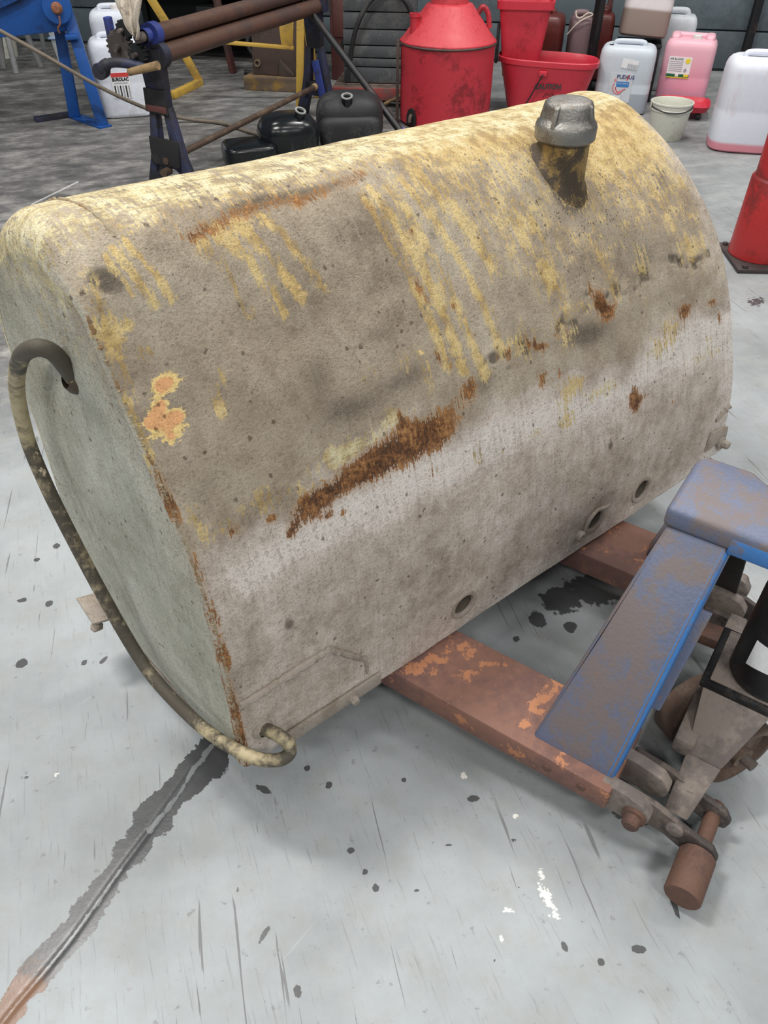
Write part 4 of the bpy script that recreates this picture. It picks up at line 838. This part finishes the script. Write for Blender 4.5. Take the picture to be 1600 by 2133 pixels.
# stained pail
t = thing('pail', 'small stained white pail with a wire handle in front of the pink can', 'pail', (1.765, 5.13, 0), R(-10))
mb = MB(); mb.lathe([(0, .0), (.098, .0), (.102, .006), (.119, .160), (.126, .162), (.127, .172), (.122, .176), (.1225, .196), (.128, .198), (.128, .206), (.1225, .207), (.1185, .200), (.117, .165), (.100, .012), (0, .010)], (0, 0, 0), 40); mb.build('body', 'pail_white', t)
MB().tube(arc_pts([(-.124, -.01, .182), (-.10, -.075, .176), (-.03, -.127, .166), (.05, -.125, .170), (.105, -.07, .180), (.124, -.01, .184)], 6), .0035, 8).build('wire_handle', 'clutter_dark', t)
mb = MB(); mb.lathe([(.024, 0), (.024, .003), (0, .003)], (-.124, -.012, .182), 12, (-1, 0, 0)); mb.build('handle_ear', 'pail_white', t)
# red tray under the pink can
t = thing('plastic_tray', 'low red plastic tray on black casters between the pink can and the pail', 'tray', (2.03, 5.66, 0), R(-18))
mb = MB(); mb.loft([sup_ring(.30, .28, .05, 5), sup_ring(.33, .31, .085, 5), sup_ring(.32, .30, .085, 5), sup_ring(.29, .27, .06, 5)]); mb.build('body', 'red_plastic', t)
for sx in (-1, 1):
    for sy in (-1, 1): MB().cyl((sx * .10 - .012, sy * .09, .026), (sx * .10 + .012, sy * .09, .026), .026).build('caster', 'black_matt', t)

# ------------------------------------------------------------------ mop bucket with wringer
t = thing('mop_bucket', 'red plastic mop bucket with a wringer and CAUTION lettering', 'mop bucket', (1.09, 5.74, 0), R(-9))
mb = MB(); W0, D0 = .66, .36
def oval(k, z, zt=0): return [(x, y, z + zt * (x / .33)) for x, y, _ in sup_ring(W0 * k, D0 * (k * 1.02), 0, 3.0, 56)]
mb.loft([oval(.70, .035), oval(.74, .04), oval(.955, .30, -.012), oval(1.0, .302, -.012), oval(1.005, .33, -.012), oval(.985, .335, -.012), oval(.955, .325, -.012), oval(.93, .29, -.012), oval(.72, .06), oval(.68, .055)], True, True); mb.build('body', 'red_plastic', t)
for sx in (-1, 1):
    for sy in (-1, 1): MB().cyl((sx * .19 - .014, sy * .08, .020), (sx * .19 + .014, sy * .08, .020), .020).build('caster', 'black_matt', t)
mb = MB()
def rect(w_, d, z, cx): return sup_ring(w_, d, z, 9, 32, cx, .02)
mb.loft([rect(.22, .15, .22, -.185), rect(.325, .22, .60, -.185), rect(.36, .25, .602, -.185), rect(.365, .255, .645, -.185), rect(.34, .235, .645, -.185), rect(.315, .21, .60, -.185), rect(.21, .14, .235, -.185)]); wr = mb.build('wringer', 'red_plastic', t, angle=30)
MB().box((-.11, .02, .625), (.012, .20, .028)).build('wringer_rib', 'red_plastic', wr, bevel=.003)
MB().box((-.345, .0, .40), (.02, .06, .22)).build('wringer_lever', 'black_matt', wr, bevel=.004)
MB().tube([(-.03, -.192, .265), (-.06, -.188, .20), (-.13, -.165, .06)], .0045, 8).build('wire_handle', 'black_matt', t)
MB().box((-.03, -.186, .268), (.05, .014, .03)).build('handle_boss', 'red_plastic', t, bevel=.004)
lettering('CAUTION', .042, 'black_print', t, (.012, -.178, .192), (R(76), 0, R(2)), bold=.0018, width=.17)
MB().tube(arc_pts([(-.012, -.160, .125), (.008, -.162, .148), (.026, -.162, .140), (.045, -.161, .150), (.060, -.159, .132)], 4), .0022, 6).build('wet_floor_mark', 'black_print', t)

# maroon cans and string behind the bucket
t, body = jerrycan('fuel_can', 'dark maroon plastic fuel can behind the red mop bucket, left of the stringed one', (1.13, 6.30, .10), R(-15), .30, .24, .42, 'maroon_can', (-.2, -.1), 'maroon_can', humps='bar', cat='fuel can')
t2, body = jerrycan('fuel_can', 'mauve brown fuel can tied with cream string behind the mop bucket', (1.375, 6.20, .10), R(-5), .155, .24, .415, 'mauve_can', None, humps='bar', cat='fuel can')
MB().tube(arc_pts([(-.10, -.10, .30), (-.05, -.13, .365), (.0, -.135, .40), (.05, -.13, .42), (.02, -.12, .43), (-.03, -.12, .40), (-.055, -.10, .41), (-.06, -.09, .44)], 5), .0045, 6).build('string', 'string', t2)
jerrycan('fuel_can', 'red brown fuel can with a thick handle next to the black post', (1.545, 6.30, .10), R(-5), .15, .24, .43, 'maroon_can', (.0, -.22), 'maroon_can', humps='bar', cat='fuel can')
t = thing('low_shelf', 'low dark steel shelf under the maroon fuel cans', 'shelf', (1.30, 6.27, 0), R(-4))
MB().box((0, 0, .085), (.62, .30, .028)).build('top', 'clutter_dark', t, bevel=.003)
for sx in (-1, 1): MB().box((sx * .27, 0, .035), (.04, .26, .07)).build('foot', 'clutter_dark', t, bevel=.003)
# posts
t = MB().bar((1.435, 6.02, 0), (1.465, 6.04, 2.4), .05, .05).build('post', 'black_post', bevel=.004); tag(t, 'black square steel post beside the red mop bucket', 'post')
t = MB().bar((2.86, 6.90, 0), (2.86, 6.90, 3.2), .06, .05).build('post', 'black_post', bevel=.004); tag(t, 'black upright post against the wall behind the tall white can', 'post')
t = MB().bar((1.62, 6.47, 0), (1.62, 6.47, .62), .035, .03).build('stake', 'maroon', bevel=.004); tag(t, 'short rusty stake behind the black post', 'stake')

# ------------------------------------------------------------------ red cone-topped drum
t = thing('oil_drainer', 'grubby red steel drum with a cone top and side spout', 'drum', (.402, 5.52, 0), R(0))
MB().lathe([(0, .015), (.288, .015), (.294, .02), (.296, .45), (.302, .455), (.302, .468), (.296, .472)], (0, 0, 0), 56).build('body', 'red_drum', t)
MB().lathe([(.296, .470), (.288, .478), (.14, .655), (.115, .66), (.112, .80), (.12, .805), (.12, .82), (0, .82)], (0, 0, 0), 56).build('cone_top', 'red_top', t)
MB().lathe([(.302, .452), (.306, .458), (.302, .464)], (0, 0, 0), 56).build('seam_ring', 'brown_cast', t)
sp = MB(); sp.lathe([(.028, 0), (.027, .095), (.033, .10), (.033, .118), (.024, .118), (.022, .06)], (-.215, -.09, .50), 24); sp.build('spout', 'red_drum', t)
MB().tube(arc_pts([(.17, -.02, .60), (.20, -.02, .640), (.235, -.02, .61), (.252, -.02, .53)], 5), .016, 10).build('handle', 'red_drum', t)
MB().prism([(-.035, 0), (.035, 0), (.035, .05), (.02, .085), (0, .095), (-.02, .085), (-.035, .05)], (-.222, -.205, .03), (.70, -.68, 0), (0, 0, 1), (-.012, -.012, 0)).build('tap_opening', 'dark_void', t)
MB().tube(arc_pts([(-.225, -.215, .085), (-.235, -.235, .08), (-.24, -.245, .05)], 4), .012, 10).build('tap', 'brown_cast', t)
MB().box((-.315, -.03, .24), (.02, .05, .46)).build('side_bar', 'brown_cast', t, bevel=.003)
MB().lathe([(0, 0), (.5, 0)], (0, 0, .001), 8) if False else None
for k in range(3):
    a_ = R(90 + 120 * k); MB().box((math.cos(a_) * .2, math.sin(a_) * .2, .008), (.05, .05, .016)).build('foot', 'brown_cast', t)
t = MB(); t.lathe([(0, 0), (.022, 0), (.024, .004), (.023, .034), (.019, .037), (0, .037)], (.105, 5.20, .0), 20); t = t.build('bottle_cap', 'blue_cap'); tag(t, 'bright blue screw cap at the foot of the red drum', 'cap')

# ------------------------------------------------------------------ red lift post at the right edge
t = thing('lift_post', 'scuffed red round post on a dark base plate at the right edge', 'post', (1.655, 3.27, 0), R(0))
MB().lathe([(0, .02), (.128, .02), (.126, .07), (.122, .335), (.119, .340), (.112, .346), (.110, .36), (.110, 2.3), (0, 2.3)], (0, 0, 0), 48).build('column', 'red_post', t)
MB().box((.02, -.03, .009), (.32, .30, .018), R(-3)).build('base_plate', 'post_base', t, bevel=.004)
for sx, sy in ((-1, -1), (1, -1), (-1, 1), (1, 1)): MB().lathe([(.012, 0), (.012, .012), (0, .014)], (.02 + sx * .135, -.03 + sy * .125, .018), 6).build('bolt', 'post_base', t)

# ------------------------------------------------------------------ black plastic tanks behind the yellow tank
def neck_on(t, c, ax, r, h, mat, rim='grey_leg'):
    ax = Vector(ax).normalized()
    MB().lathe([(r * 1.15, -.03), (r * 1.05, 0), (r, .01), (r, h)], c, 28, ax).build('filler_neck', mat, t)
    MB().lathe([(r, h - .001), (r * 1.06, h), (r * 1.06, h + .006), (r * .72, h + .006), (r * .68, h - .002)], c, 28, ax).build('neck_rim', rim, t)
    MB().lathe([(r * .72, h + .001), (r * .5, h - .03), (0, h - .04)], c, 28, ax).build('neck_opening', 'dark_void', t)
t = thing('plastic_tank', 'glossy black plastic tank with a low flat lobe on its left', 'plastic tank', (-.60, 4.68, 0), R(18))
mb = MB(); mb.squad((.055, .02, .122), (.35, .30, .244), 2.7, 40, 26); mb.build('body', 'black_gloss', t)
mb = MB(); mb.squad((-.185, -.03, .062), (.30, .26, .124), 5, 36, 22); mb.build('lower_lobe', 'black_gloss', t)
neck_on(t, (.105, -.045, .205), (.22, -.40, 1), .030, .064, 'black_gloss')
t = thing('plastic_tank', 'matt black plastic tank with a short round neck, standing upright', 'plastic tank', (-.205, 4.94, 0), R(4))
mb = MB(); mb.squad((0, .02, .148), (.40, .31, .296), 3.1, 44, 28); mb.build('body', 'black_matt', t)
mb = MB(); mb.squad((0, -.07, .10), (.37, .18, .20), 4.2, 36, 22); mb.build('front_bulge', 'black_matt', t)
neck_on(t, (-.015, -.085, .232), (.0, -.30, 1), .032, .066, 'black_gloss')
t = MB(); t.cyl((-.545, 5.62, .70), (.135, 5.02, .022), .021, .021, 20); t = t.build('steel_bar', 'black_post'); tag(t, 'long black round bar leaning diagonally behind the black tanks', 'bar')
t = MB(); t.tube([(-.075, 5.74, .012), (.115, 5.64, .125)], .012, 10); t = t.build('broom_stick', 'tan_wood'); tag(t, 'pale wooden stick propped against the left side of the red drum', 'stick')

# ------------------------------------------------------------------ slip roller (local x along the rolls)
t = thing('slip_roller', 'blue cast-iron sheet roller with long brown rollers and gears', 'roller machine', (-1.10, 4.12, 0), R(66.8))
def stand(x, mat, tape=False):
    Y_ = lambda pts: [(-p[0], p[1]) for p in pts]
    th = .05
    P_ = lambda pts, nm, m_, dx=0, tt=th: MB().prism(pts, (x + dx - tt / 2, 0, 0), (0, 1, 0), (0, 0, 1), (tt, 0, 0)).build(nm, m_, t, bevel=.004)
    P_([(.045, .40), (.06, .58), (.07, .66), (-.07, .66), (-.06, .58), (-.055, .40)], 'stand_head', mat)
    P_([(.052, .41), (.018, .41), (.040, .16), (.085, 0), (.16, 0), (.098, .18)], 'stand_leg', mat)
    P_([(-.06, .41), (-.024, .41), (-.042, .16), (-.085, 0), (-.16, 0), (-.10, .18)], 'stand_leg', mat)
    P_([(.085, .09), (.07, .21), (-.07, .21), (-.085, .09), (-.035, .125), (.035, .125)], 'stand_web', mat)
stand(0, 'navy'); stand(1.66, 'navy')
for z0_, z1_, dw in ((.455, .40, .075), (.235, .155, .10)):
    MB().box((-.03, 0, (z0_ + z1_) / 2 + .01), (.012, dw * 1.7, abs(z0_ - z1_) + .05), rx=R(4)).build('tape_patch', 'black_matt', t, bevel=.002)
MB().box((-.034, 0, .405), (.012, .115, .028), rx=R(3)).build('red_tape', 'maroon', t, bevel=.002)
MB().box((1.62, -.045, .20), (.012, .05, .28), rx=R(-12)).build('stand_rib', 'navy_bright', t, bevel=.003)
MB().cyl((.02, -.02, .715), (1.66, -.02, .715), .037, None, 28).build('roll', 'roller', t)
MB().cyl((.02, -.035, .630), (1.66, -.035, .630), .042, None, 28).build('roll', 'roller', t)
MB().cyl((.02, .045, .67), (1.66, .045, .67), .030, None, 24).build('roll', 'roller', t)
MB().lathe([(.030, -.065), (.030, -.02), (.050, -.018), (.050, .03), (.040, .03)], (.0, -.02, .715), 28, (1, 0, 0)).build('bearing', 'navy_bright', t)
MB().cyl((-.11, -.02, .715), (-.02, -.02, .715), .021, None, 20).build('roll_shaft', 'heel_steel', t)
MB().lathe([(.032, -.02), (.058, -.018), (.058, .03), (.040, .03)], (.0, -.035, .630), 28, (1, 0, 0)).build('bearing', 'navy', t)
MB().box((1.66, -.02, .68), (.06, .16, .16)).build('bearing_housing', 'navy', t, bevel=.008)
def gear(c, r, nt_, w_, mat='clutter_dark'):
    pol = []
    for k in range(nt_):
        for da, rr in ((-.32, .86), (-.16, 1.0), (.16, 1.0), (.32, .86)):
            a_ = 2 * math.pi * (k + da) / nt_; pol.append((r * rr * math.cos(a_), r * rr * math.sin(a_)))
    g = MB().prism(pol, c, (0, 1, 0), (0, 0, 1), (w_, 0, 0)).build('gear', mat, t, smooth=False)
    MB().cyl((c[0] - .03, c[1], c[2]), (c[0], c[1], c[2]), r * .22, None, 16).build('gear_hub', 'heel_steel', g)
gear((-.075, .125, .665), .070, 18, .032, 'heel_steel'); gear((-.075, .03, .640), .048, 14, .030); gear((-.07, .085, .735), .042, 12, .028)
MB().box((-.05, .175, .70), (.035, .030, .16)).build('upright', 'navy_bright', t, bevel=.005)
MB().tube(arc_pts([(-.07, -.02, .585), (-.10, .04, .605), (-.13, .12, .612), (-.145, .165, .600), (-.15, .185, .58)], 6), [.020] * 8 + [.021] * 8 + [.026] * 9, 14).build('crank_arm', 'navy', t)
MB().lathe([(0, 0), (.034, 0), (.036, .006), (.034, .05), (0, .05)], (-.17, .19, .575), 20, (1, .2, 0)).build('crank_boss', 'navy', t)
MB().cyl((-.12, .055, .575), (-.10, -.105, .612), .016, .019, 16).build('crank_handle', 'tan_wood', t)
MB().cyl((-.04, 0, .165), (1.66, -.01, .185), .0165, None, 18).build('tie_rod', 'tie_rod', t)
MB().cyl((-.075, 0, .115), (-.02, 0, .115), .020, None, 16).build('tie_bolt', 'tie_rod', t)
MB().lathe([(.024, 0), (.022, .02), (.016, .03)], (1.62, -.01, .1845), 14, (-1, 0, 0)).build('tie_nut', 'tan_wood', t)
# rag over the gears
g = 26; vs = []; fs = []
prf = [(-.30, .84), (-.12, .815), (.0, .80), (.10, .785), (.22, .760), (.40, .735)]
for i in range(g + 1):
    for j in range(g + 1):
        s_ = i / g; q = j / g                      # s_ down the hang, q across
        half = .105 * (1 - s_) ** .75 + .008
        yy = -.005 + (q - .5) * 2 * half - .045 * s_
        zz = .985 - .255 * s_ + .010 * math.sin(q * 9 + s_ * 4)
        xx = -.125 - .035 * math.sin(s_ * 2.4) + .016 * math.sin(q * 11 + s_ * 5) + .010 * math.sin(q * 23 - s_ * 7) + .05 * (1 - s_) ** 2 * 1.6
        vs.append((xx, yy, zz))
for i in range(g):
    for j in range(g): a_ = i * (g + 1) + j; fs.append((a_, a_ + 1, a_ + g + 2, a_ + g + 1))
mb = MB(); mb.add(vs, fs); rag = mb.build('rag', 'cloth', None, angle=180)
so_ = rag.modifiers.new('thick', 'SOLIDIFY'); so_.thickness = .004
rag.location = (-1.10, 4.12, 0); rag.rotation_euler = (0, 0, R(66.8)); tag(rag, 'grubby beige rag draped over the gears of the roller machine', 'rag')

# ------------------------------------------------------------------ yellow work stands
t = thing('steel_stand', 'bent yellow angle-iron foot behind the roller machine gears', 'stand', (-1.45, 6.33, 0))
b0, b1 = Vector((-.085, -.21, .022)), Vector((.04, .21, .022))
MB().bar(b0, b1, .05, .044).build('foot', 'yellow', t, bevel=.003)
MB().bar((.04, .20, .02), (-.10, .14, .36), .055, .03, (0, 1, 0)).build('post', 'yellow', t, bevel=.003)
MB().bar((-.10, .14, .36), (-.27, .08, .70), .055, .03, (0, 1, 0)).build('post', 'yellow', t, bevel=.003)
t = thing('steel_stand', 'yellow steel trestle with a cross bar standing between the roller supports', 'stand', (-.590, 5.90, 0))
MB().bar((0, -.06, 0), (.055, -.06, .66), .050, .040, (0, 1, 0)).build('leg', 'yellow', t, bevel=.004)
MB().bar((.11, .26, 0), (.055, .02, .66), .050, .040, (0, 1, 0)).build('leg', 'yellow', t, bevel=.004)
MB().bar((.055, -.06, .62), (.075, .05, .62), .05, .06).build('head', 'yellow', t, bevel=.004)
MB().bar((-.62, .16, .37), (-.03, .12, .335), .030, .022).build('cross_bar', 'yellow', t, bevel=.003)
MB().hexa([(-.115, .115, .345), (-.035, .115, .340), (-.010, .115, .60), (-.125, .115, .565)], [(-.115, .127, .345), (-.035, .127, .340), (-.010, .127, .60), (-.125, .127, .565)]).build('gusset', 'yellow', t, bevel=.002)
MB().bar((-.03, .12, .58), (.055, -.02, .60), .03, .03).build('arm', 'yellow', t, bevel=.003)

# ------------------------------------------------------------------ machines and clutter at the back
t = thing('bench_press', 'brown cast-iron machine column on an ochre chipped base', 'machine', (-.76, 6.55, 0), R(-12))
MB().hexa([(-.20, -.16, .09), (.22, -.16, .09), (.22, .16, .09), (-.20, .16, .09)], [(-.14, -.13, .95), (.16, -.13, .95), (.16, .13, .95), (-.14, .13, .95)]).build('column', 'brown_cast', t, bevel=.012)
MB().box((.02, -.02, .045), (.54, .42, .09)).build('base', 'base_ochre', t, bevel=.008)
MB().lathe([(.026, 0), (.026, .016), (.014, .016), (.012, .004)], (-.15, -.155, .17), 18, (0, -1, 0)).build('base_bolt', 'base_ochre', t)
MB().prism([(-.02, 0), (.10, 0), (.10, .02), (.0, .11)], (.03, -.175, .09), (1, 0, 0), (0, 0, 1), (0, .02, 0)).build('rib', 'brown_cast', t, bevel=.003)
t = thing('machine_cabinet', 'dark maroon steel cabinet beside the grey slats', 'cabinet', (-.22, 6.84, 0), R(-12))
MB().prism([(-.16, 0), (.18, 0), (.18, .42), (.08, .62), (.05, .95), (-.16, .95)], (0, -.16, 0), (1, 0, 0), (0, 0, 1), (0, .36, 0)).build('body', 'maroon', t, bevel=.008)
MB().lathe([(.028, 0), (.026, .012), (.012, .014), (0, .014)], (-.05, -.16, .25), 18, (0, -1, 0)).build('knob', 'clutter_dark', t)
MB().lathe([(.03, 0), (.03, .02), (0, .02)], (.11, -.16, .12), 18, (0, -1, 0)).build('knob', 'red_board', t)
MB().box((-.06, -.165, .42), (.14, .012, .26)).build('door', 'maroon', t, bevel=.003)
# slatted panel on a pallet
t = thing('wooden_pallet', 'worn timber pallet with a faded red front board', 'pallet', (-.03, 6.12, 0), R(-7))
for k in range(4): MB().box((0, -.21 + k * .14, .105), (.62, .11, .02)).build('deck_board', 'pallet_wood', t, bevel=.003)
for sx in (-1, 0, 1): MB().box((sx * .25, .0, .052), (.08, .50, .076)).build('bearer', 'pallet_wood', t, bevel=.003)
MB().box((0, -.262, .085), (.62, .018, .075)).build('front_board', 'red_board', t, bevel=.003)
t = thing('slat_panel_stack', 'stack of dusty dark grey steel slats standing on the pallet', 'panel', (-.03, 6.06, .115), R(-7))
MB().box((0, .06, .34), (.50, .03, .66)).build('backing', 'clutter_dark', t)
zz = .0
for k, h in enumerate((.10, .055, .075, .095, .10, .24)):
    MB().box((.002 * (k % 3), -.0, zz + h / 2), (.50, .075 - .006 * k, h - .006), rx=R(-3)).build('slat', 'slat_grey', t, bevel=.004); zz += h
t = MB(); t.tube(arc_pts([(-.255, 5.99, .14), (-.20, 5.985, .42), (-.10, 5.985, .60), (.02, 5.985, .665), (.14, 5.985, .61), (.20, 5.985, .50), (.24, 5.985, .40), (.30, 6.05, .115 + .02)], 8), .016, 12); t = t.build('shadow_loop', 'black_matt'); tag(t, 'black loop added for the shadow arc on the grey slats', 'hose')  # solid black loop added in place of a soft shadow arc
# dark clutter on the left
t = thing('tool_bench', 'dark grimy steel bench with shelves behind the brown rollers', 'bench', (-1.45, 7.55, 0), R(-12))
MB().box((0, 0, .56), (1.5, .50, .05)).build('top', 'clutter_dark', t, bevel=.004)
MB().box((0, .02, .20), (1.4, .44, .03)).build('shelf', 'clutter_dark', t, bevel=.004)
MB().box((0, .23, .30), (1.45, .02, .55)).build('back_panel', 'clutter_dark', t)
for sx in (-1, 1):
    for sy in (-1, 1): MB().box((sx * .70, sy * .20, .27), (.05, .05, .54)).build('leg', 'clutter_dark', t, bevel=.004)
t = MB().box((-1.25, 7.50, .31), (.55, .30, .17), R(-12)).build('steel_box', 'clutter_dark', bevel=.006); tag(t, 'black steel box on the lower shelf of the dark bench', 'box')
t = MB().bar((-1.22, 6.95, 0), (-1.30, 7.0, .55), .05, .04).build('prop_bar', 'maroon', bevel=.003); tag(t, 'short maroon steel bar standing in front of the dark bench', 'bar')
t = MB(); t.tube(arc_pts([(-1.12, 6.9, .018), (-.95, 6.86, .02), (-.86, 6.9, .10), (-.88, 6.95, .28), (-.98, 7.0, .34), (-1.08, 6.95, .22), (-1.0, 6.88, .10), (-.90, 6.82, .02)], 8), .018, 12); t = t.build('air_hose', 'black_matt'); tag(t, 'coiled black hose on the floor beside the brown machine column', 'hose')

# ------------------------------------------------------------------ blue machine at the left edge
t = thing('sheet_shear', 'bright blue steel machine on splayed legs at the left edge', 'machine', (-1.98, 5.50, 0), R(14))
for dx, dy in ((-.08, .12), (.11, -.14)):
    MB().hexa([(dx - .035, dy - .035, .012), (dx + .035, dy - .035, .012), (dx + .035, dy + .035, .012), (dx - .035, dy + .035, .012)], [(dx * .4 - .03, dy * .5 - .03, .62), (dx * .4 + .035, dy * .5 - .03, .62), (dx * .4 + .035, dy * .5 + .03, .62), (dx * .4 - .03, dy * .5 + .03, .62)]).build('leg', 'machine_blue', t, bevel=.004)
MB().bar((-.10, .17, .006), (.13, -.19, .006), .09, .012).build('foot_plate', 'machine_blue', t, bevel=.002)
MB().bar((-.33, .07, .015), (-.08, .16, .015), .05, .03).build('foot_bar', 'navy', t, bevel=.003)
MB().hexa([(-1.6, -.10, .44), (.03, -.10, .53), (.03, .02, .53), (-1.6, .02, .44)], [(-1.6, -.10, .62), (.05, -.10, .92), (.05, .02, .92), (-1.6, .02, .62)]).build('side_frame', 'machine_blue', t, bevel=.006)
pol = [(-.10, .95)] + [(-.10 - .07 * k, .74 - .24 * math.sin(k / 16 * math.pi / 2) ** .9) for k in range(17)] + [(-1.3, .95)]
MB().prism(pol, (.0, -.145, 0), (1, 0, 0), (0, 0, 1), (0, .03, 0)).build('apron', 'machine_blue', t, bevel=.004)
MB().lathe([(0, .0), (.085, 0), (.085, .025), (.08, .03), (.035, .032), (0, .032)], (.0, -.13, .655), 36, (0, -1, 0)).build('pivot_boss', 'machine_blue', t)
MB().lathe([(.032, 0), (.032, .010), (.026, .012), (.024, .035), (.018, .04), (0, .04)], (.0, -.16, .655), 20, (0, -1, 0)).build('pivot_bolt', 'brass', t)
MB().tube(arc_pts([(.005, -.19, .62), (.0, -.185, .58), (-.02, -.175, .555), (-.018, -.165, .53)], 4), .005, 8).build('spring_clip', 'brass', t)
MB().box((.045, -.13, .505), (.075, .08, .025)).build('bracket', 'machine_blue', t, bevel=.003)
MB().bar((.085, .0, .03), (.055, -.0, .80), .012, .05, (0, 1, 0)).build('rusty_edge', 'brown_cast', t)
# stool, step ladder, pail at the far left
t = thing('work_stool', 'grey three-legged stool half hidden under the blue machine', 'stool', (-3.0, 7.10, 0))
MB().lathe([(0, .36), (.15, .36), (.155, .37), (.155, .40), (.14, .41), (0, .41)], (0, 0, 0), 32).build('seat', 'clutter_dark', t)
for k in range(3):
    a_ = R(-80 + 120 * k); MB().tube([(math.cos(a_) * .17, math.sin(a_) * .17, .0), (math.cos(a_) * .10, math.sin(a_) * .10, .36)], .024, 12).build('leg', 'grey_leg', t)
t = thing('step_ladder', 'aluminium step ladder with pale blue rungs behind the blue machine leg', 'ladder', (-2.62, 6.95, 0), R(5))
MB().bar((.06, 0, 0), (-.04, .10, .62), .085, .02, (0, 1, 0)).build('stile', 'alu', t, bevel=.003)
MB().bar((-.22, .45, 0), (-.10, .18, .62), .03, .02, (0, 1, 0)).build('rear_stile', 'alu', t, bevel=.003)
for k, z in enumerate((.08, .24, .40)):
    q = z / .62; MB().bar((.06 - .1 * q - .055, .1 * q - .02, z), (.06 - .1 * q + .055, .1 * q - .02, z), .022, .012).build('rung', 'blue_clip', t, bevel=.002)
MB().bar((-.30, .12, .50), (.02, .06, .44), .03, .015).build('brace', 'alu', t, bevel=.002)
t = thing('pail', 'dented white pail at the far left edge by the stool', 'pail', (-3.35, 7.62, 0))
MB().lathe([(0, 0), (.135, 0), (.165, .27), (.172, .272), (.172, .30), (.160, .302), (.155, .27), (.13, .02), (0, .02)], (0, 0, 0), 36).build('body', 'pail_white', t)
MB().lathe([(.166, .20), (.170, .205), (.166, .21)], (0, 0, 0), 36).build('band', 'grey_leg', t)
# long hose hanging from the machine down to the floor
t = MB(); t.tube(arc_pts([(-2.30, 5.02, .66), (-2.02, 5.10, .47), (-1.72, 5.22, .25), (-1.47, 5.38, .085), (-1.28, 5.48, .018), (-1.05, 5.40, .014), (-.85, 5.20, .014), (-.70, 5.10, .014)], 8), .0115, 10); t = t.build('air_line', 'hose'); tag(t, 'thin brown hose stretched from the blue machine down across the floor', 'hose')
t = MB().bar((-1.79, 3.92, .004), (-1.66, 4.27, .004), .006, .006).build('plastic_strip', 'straw'); tag(t, 'thin white plastic strip lying on the dirty floor', 'strip')
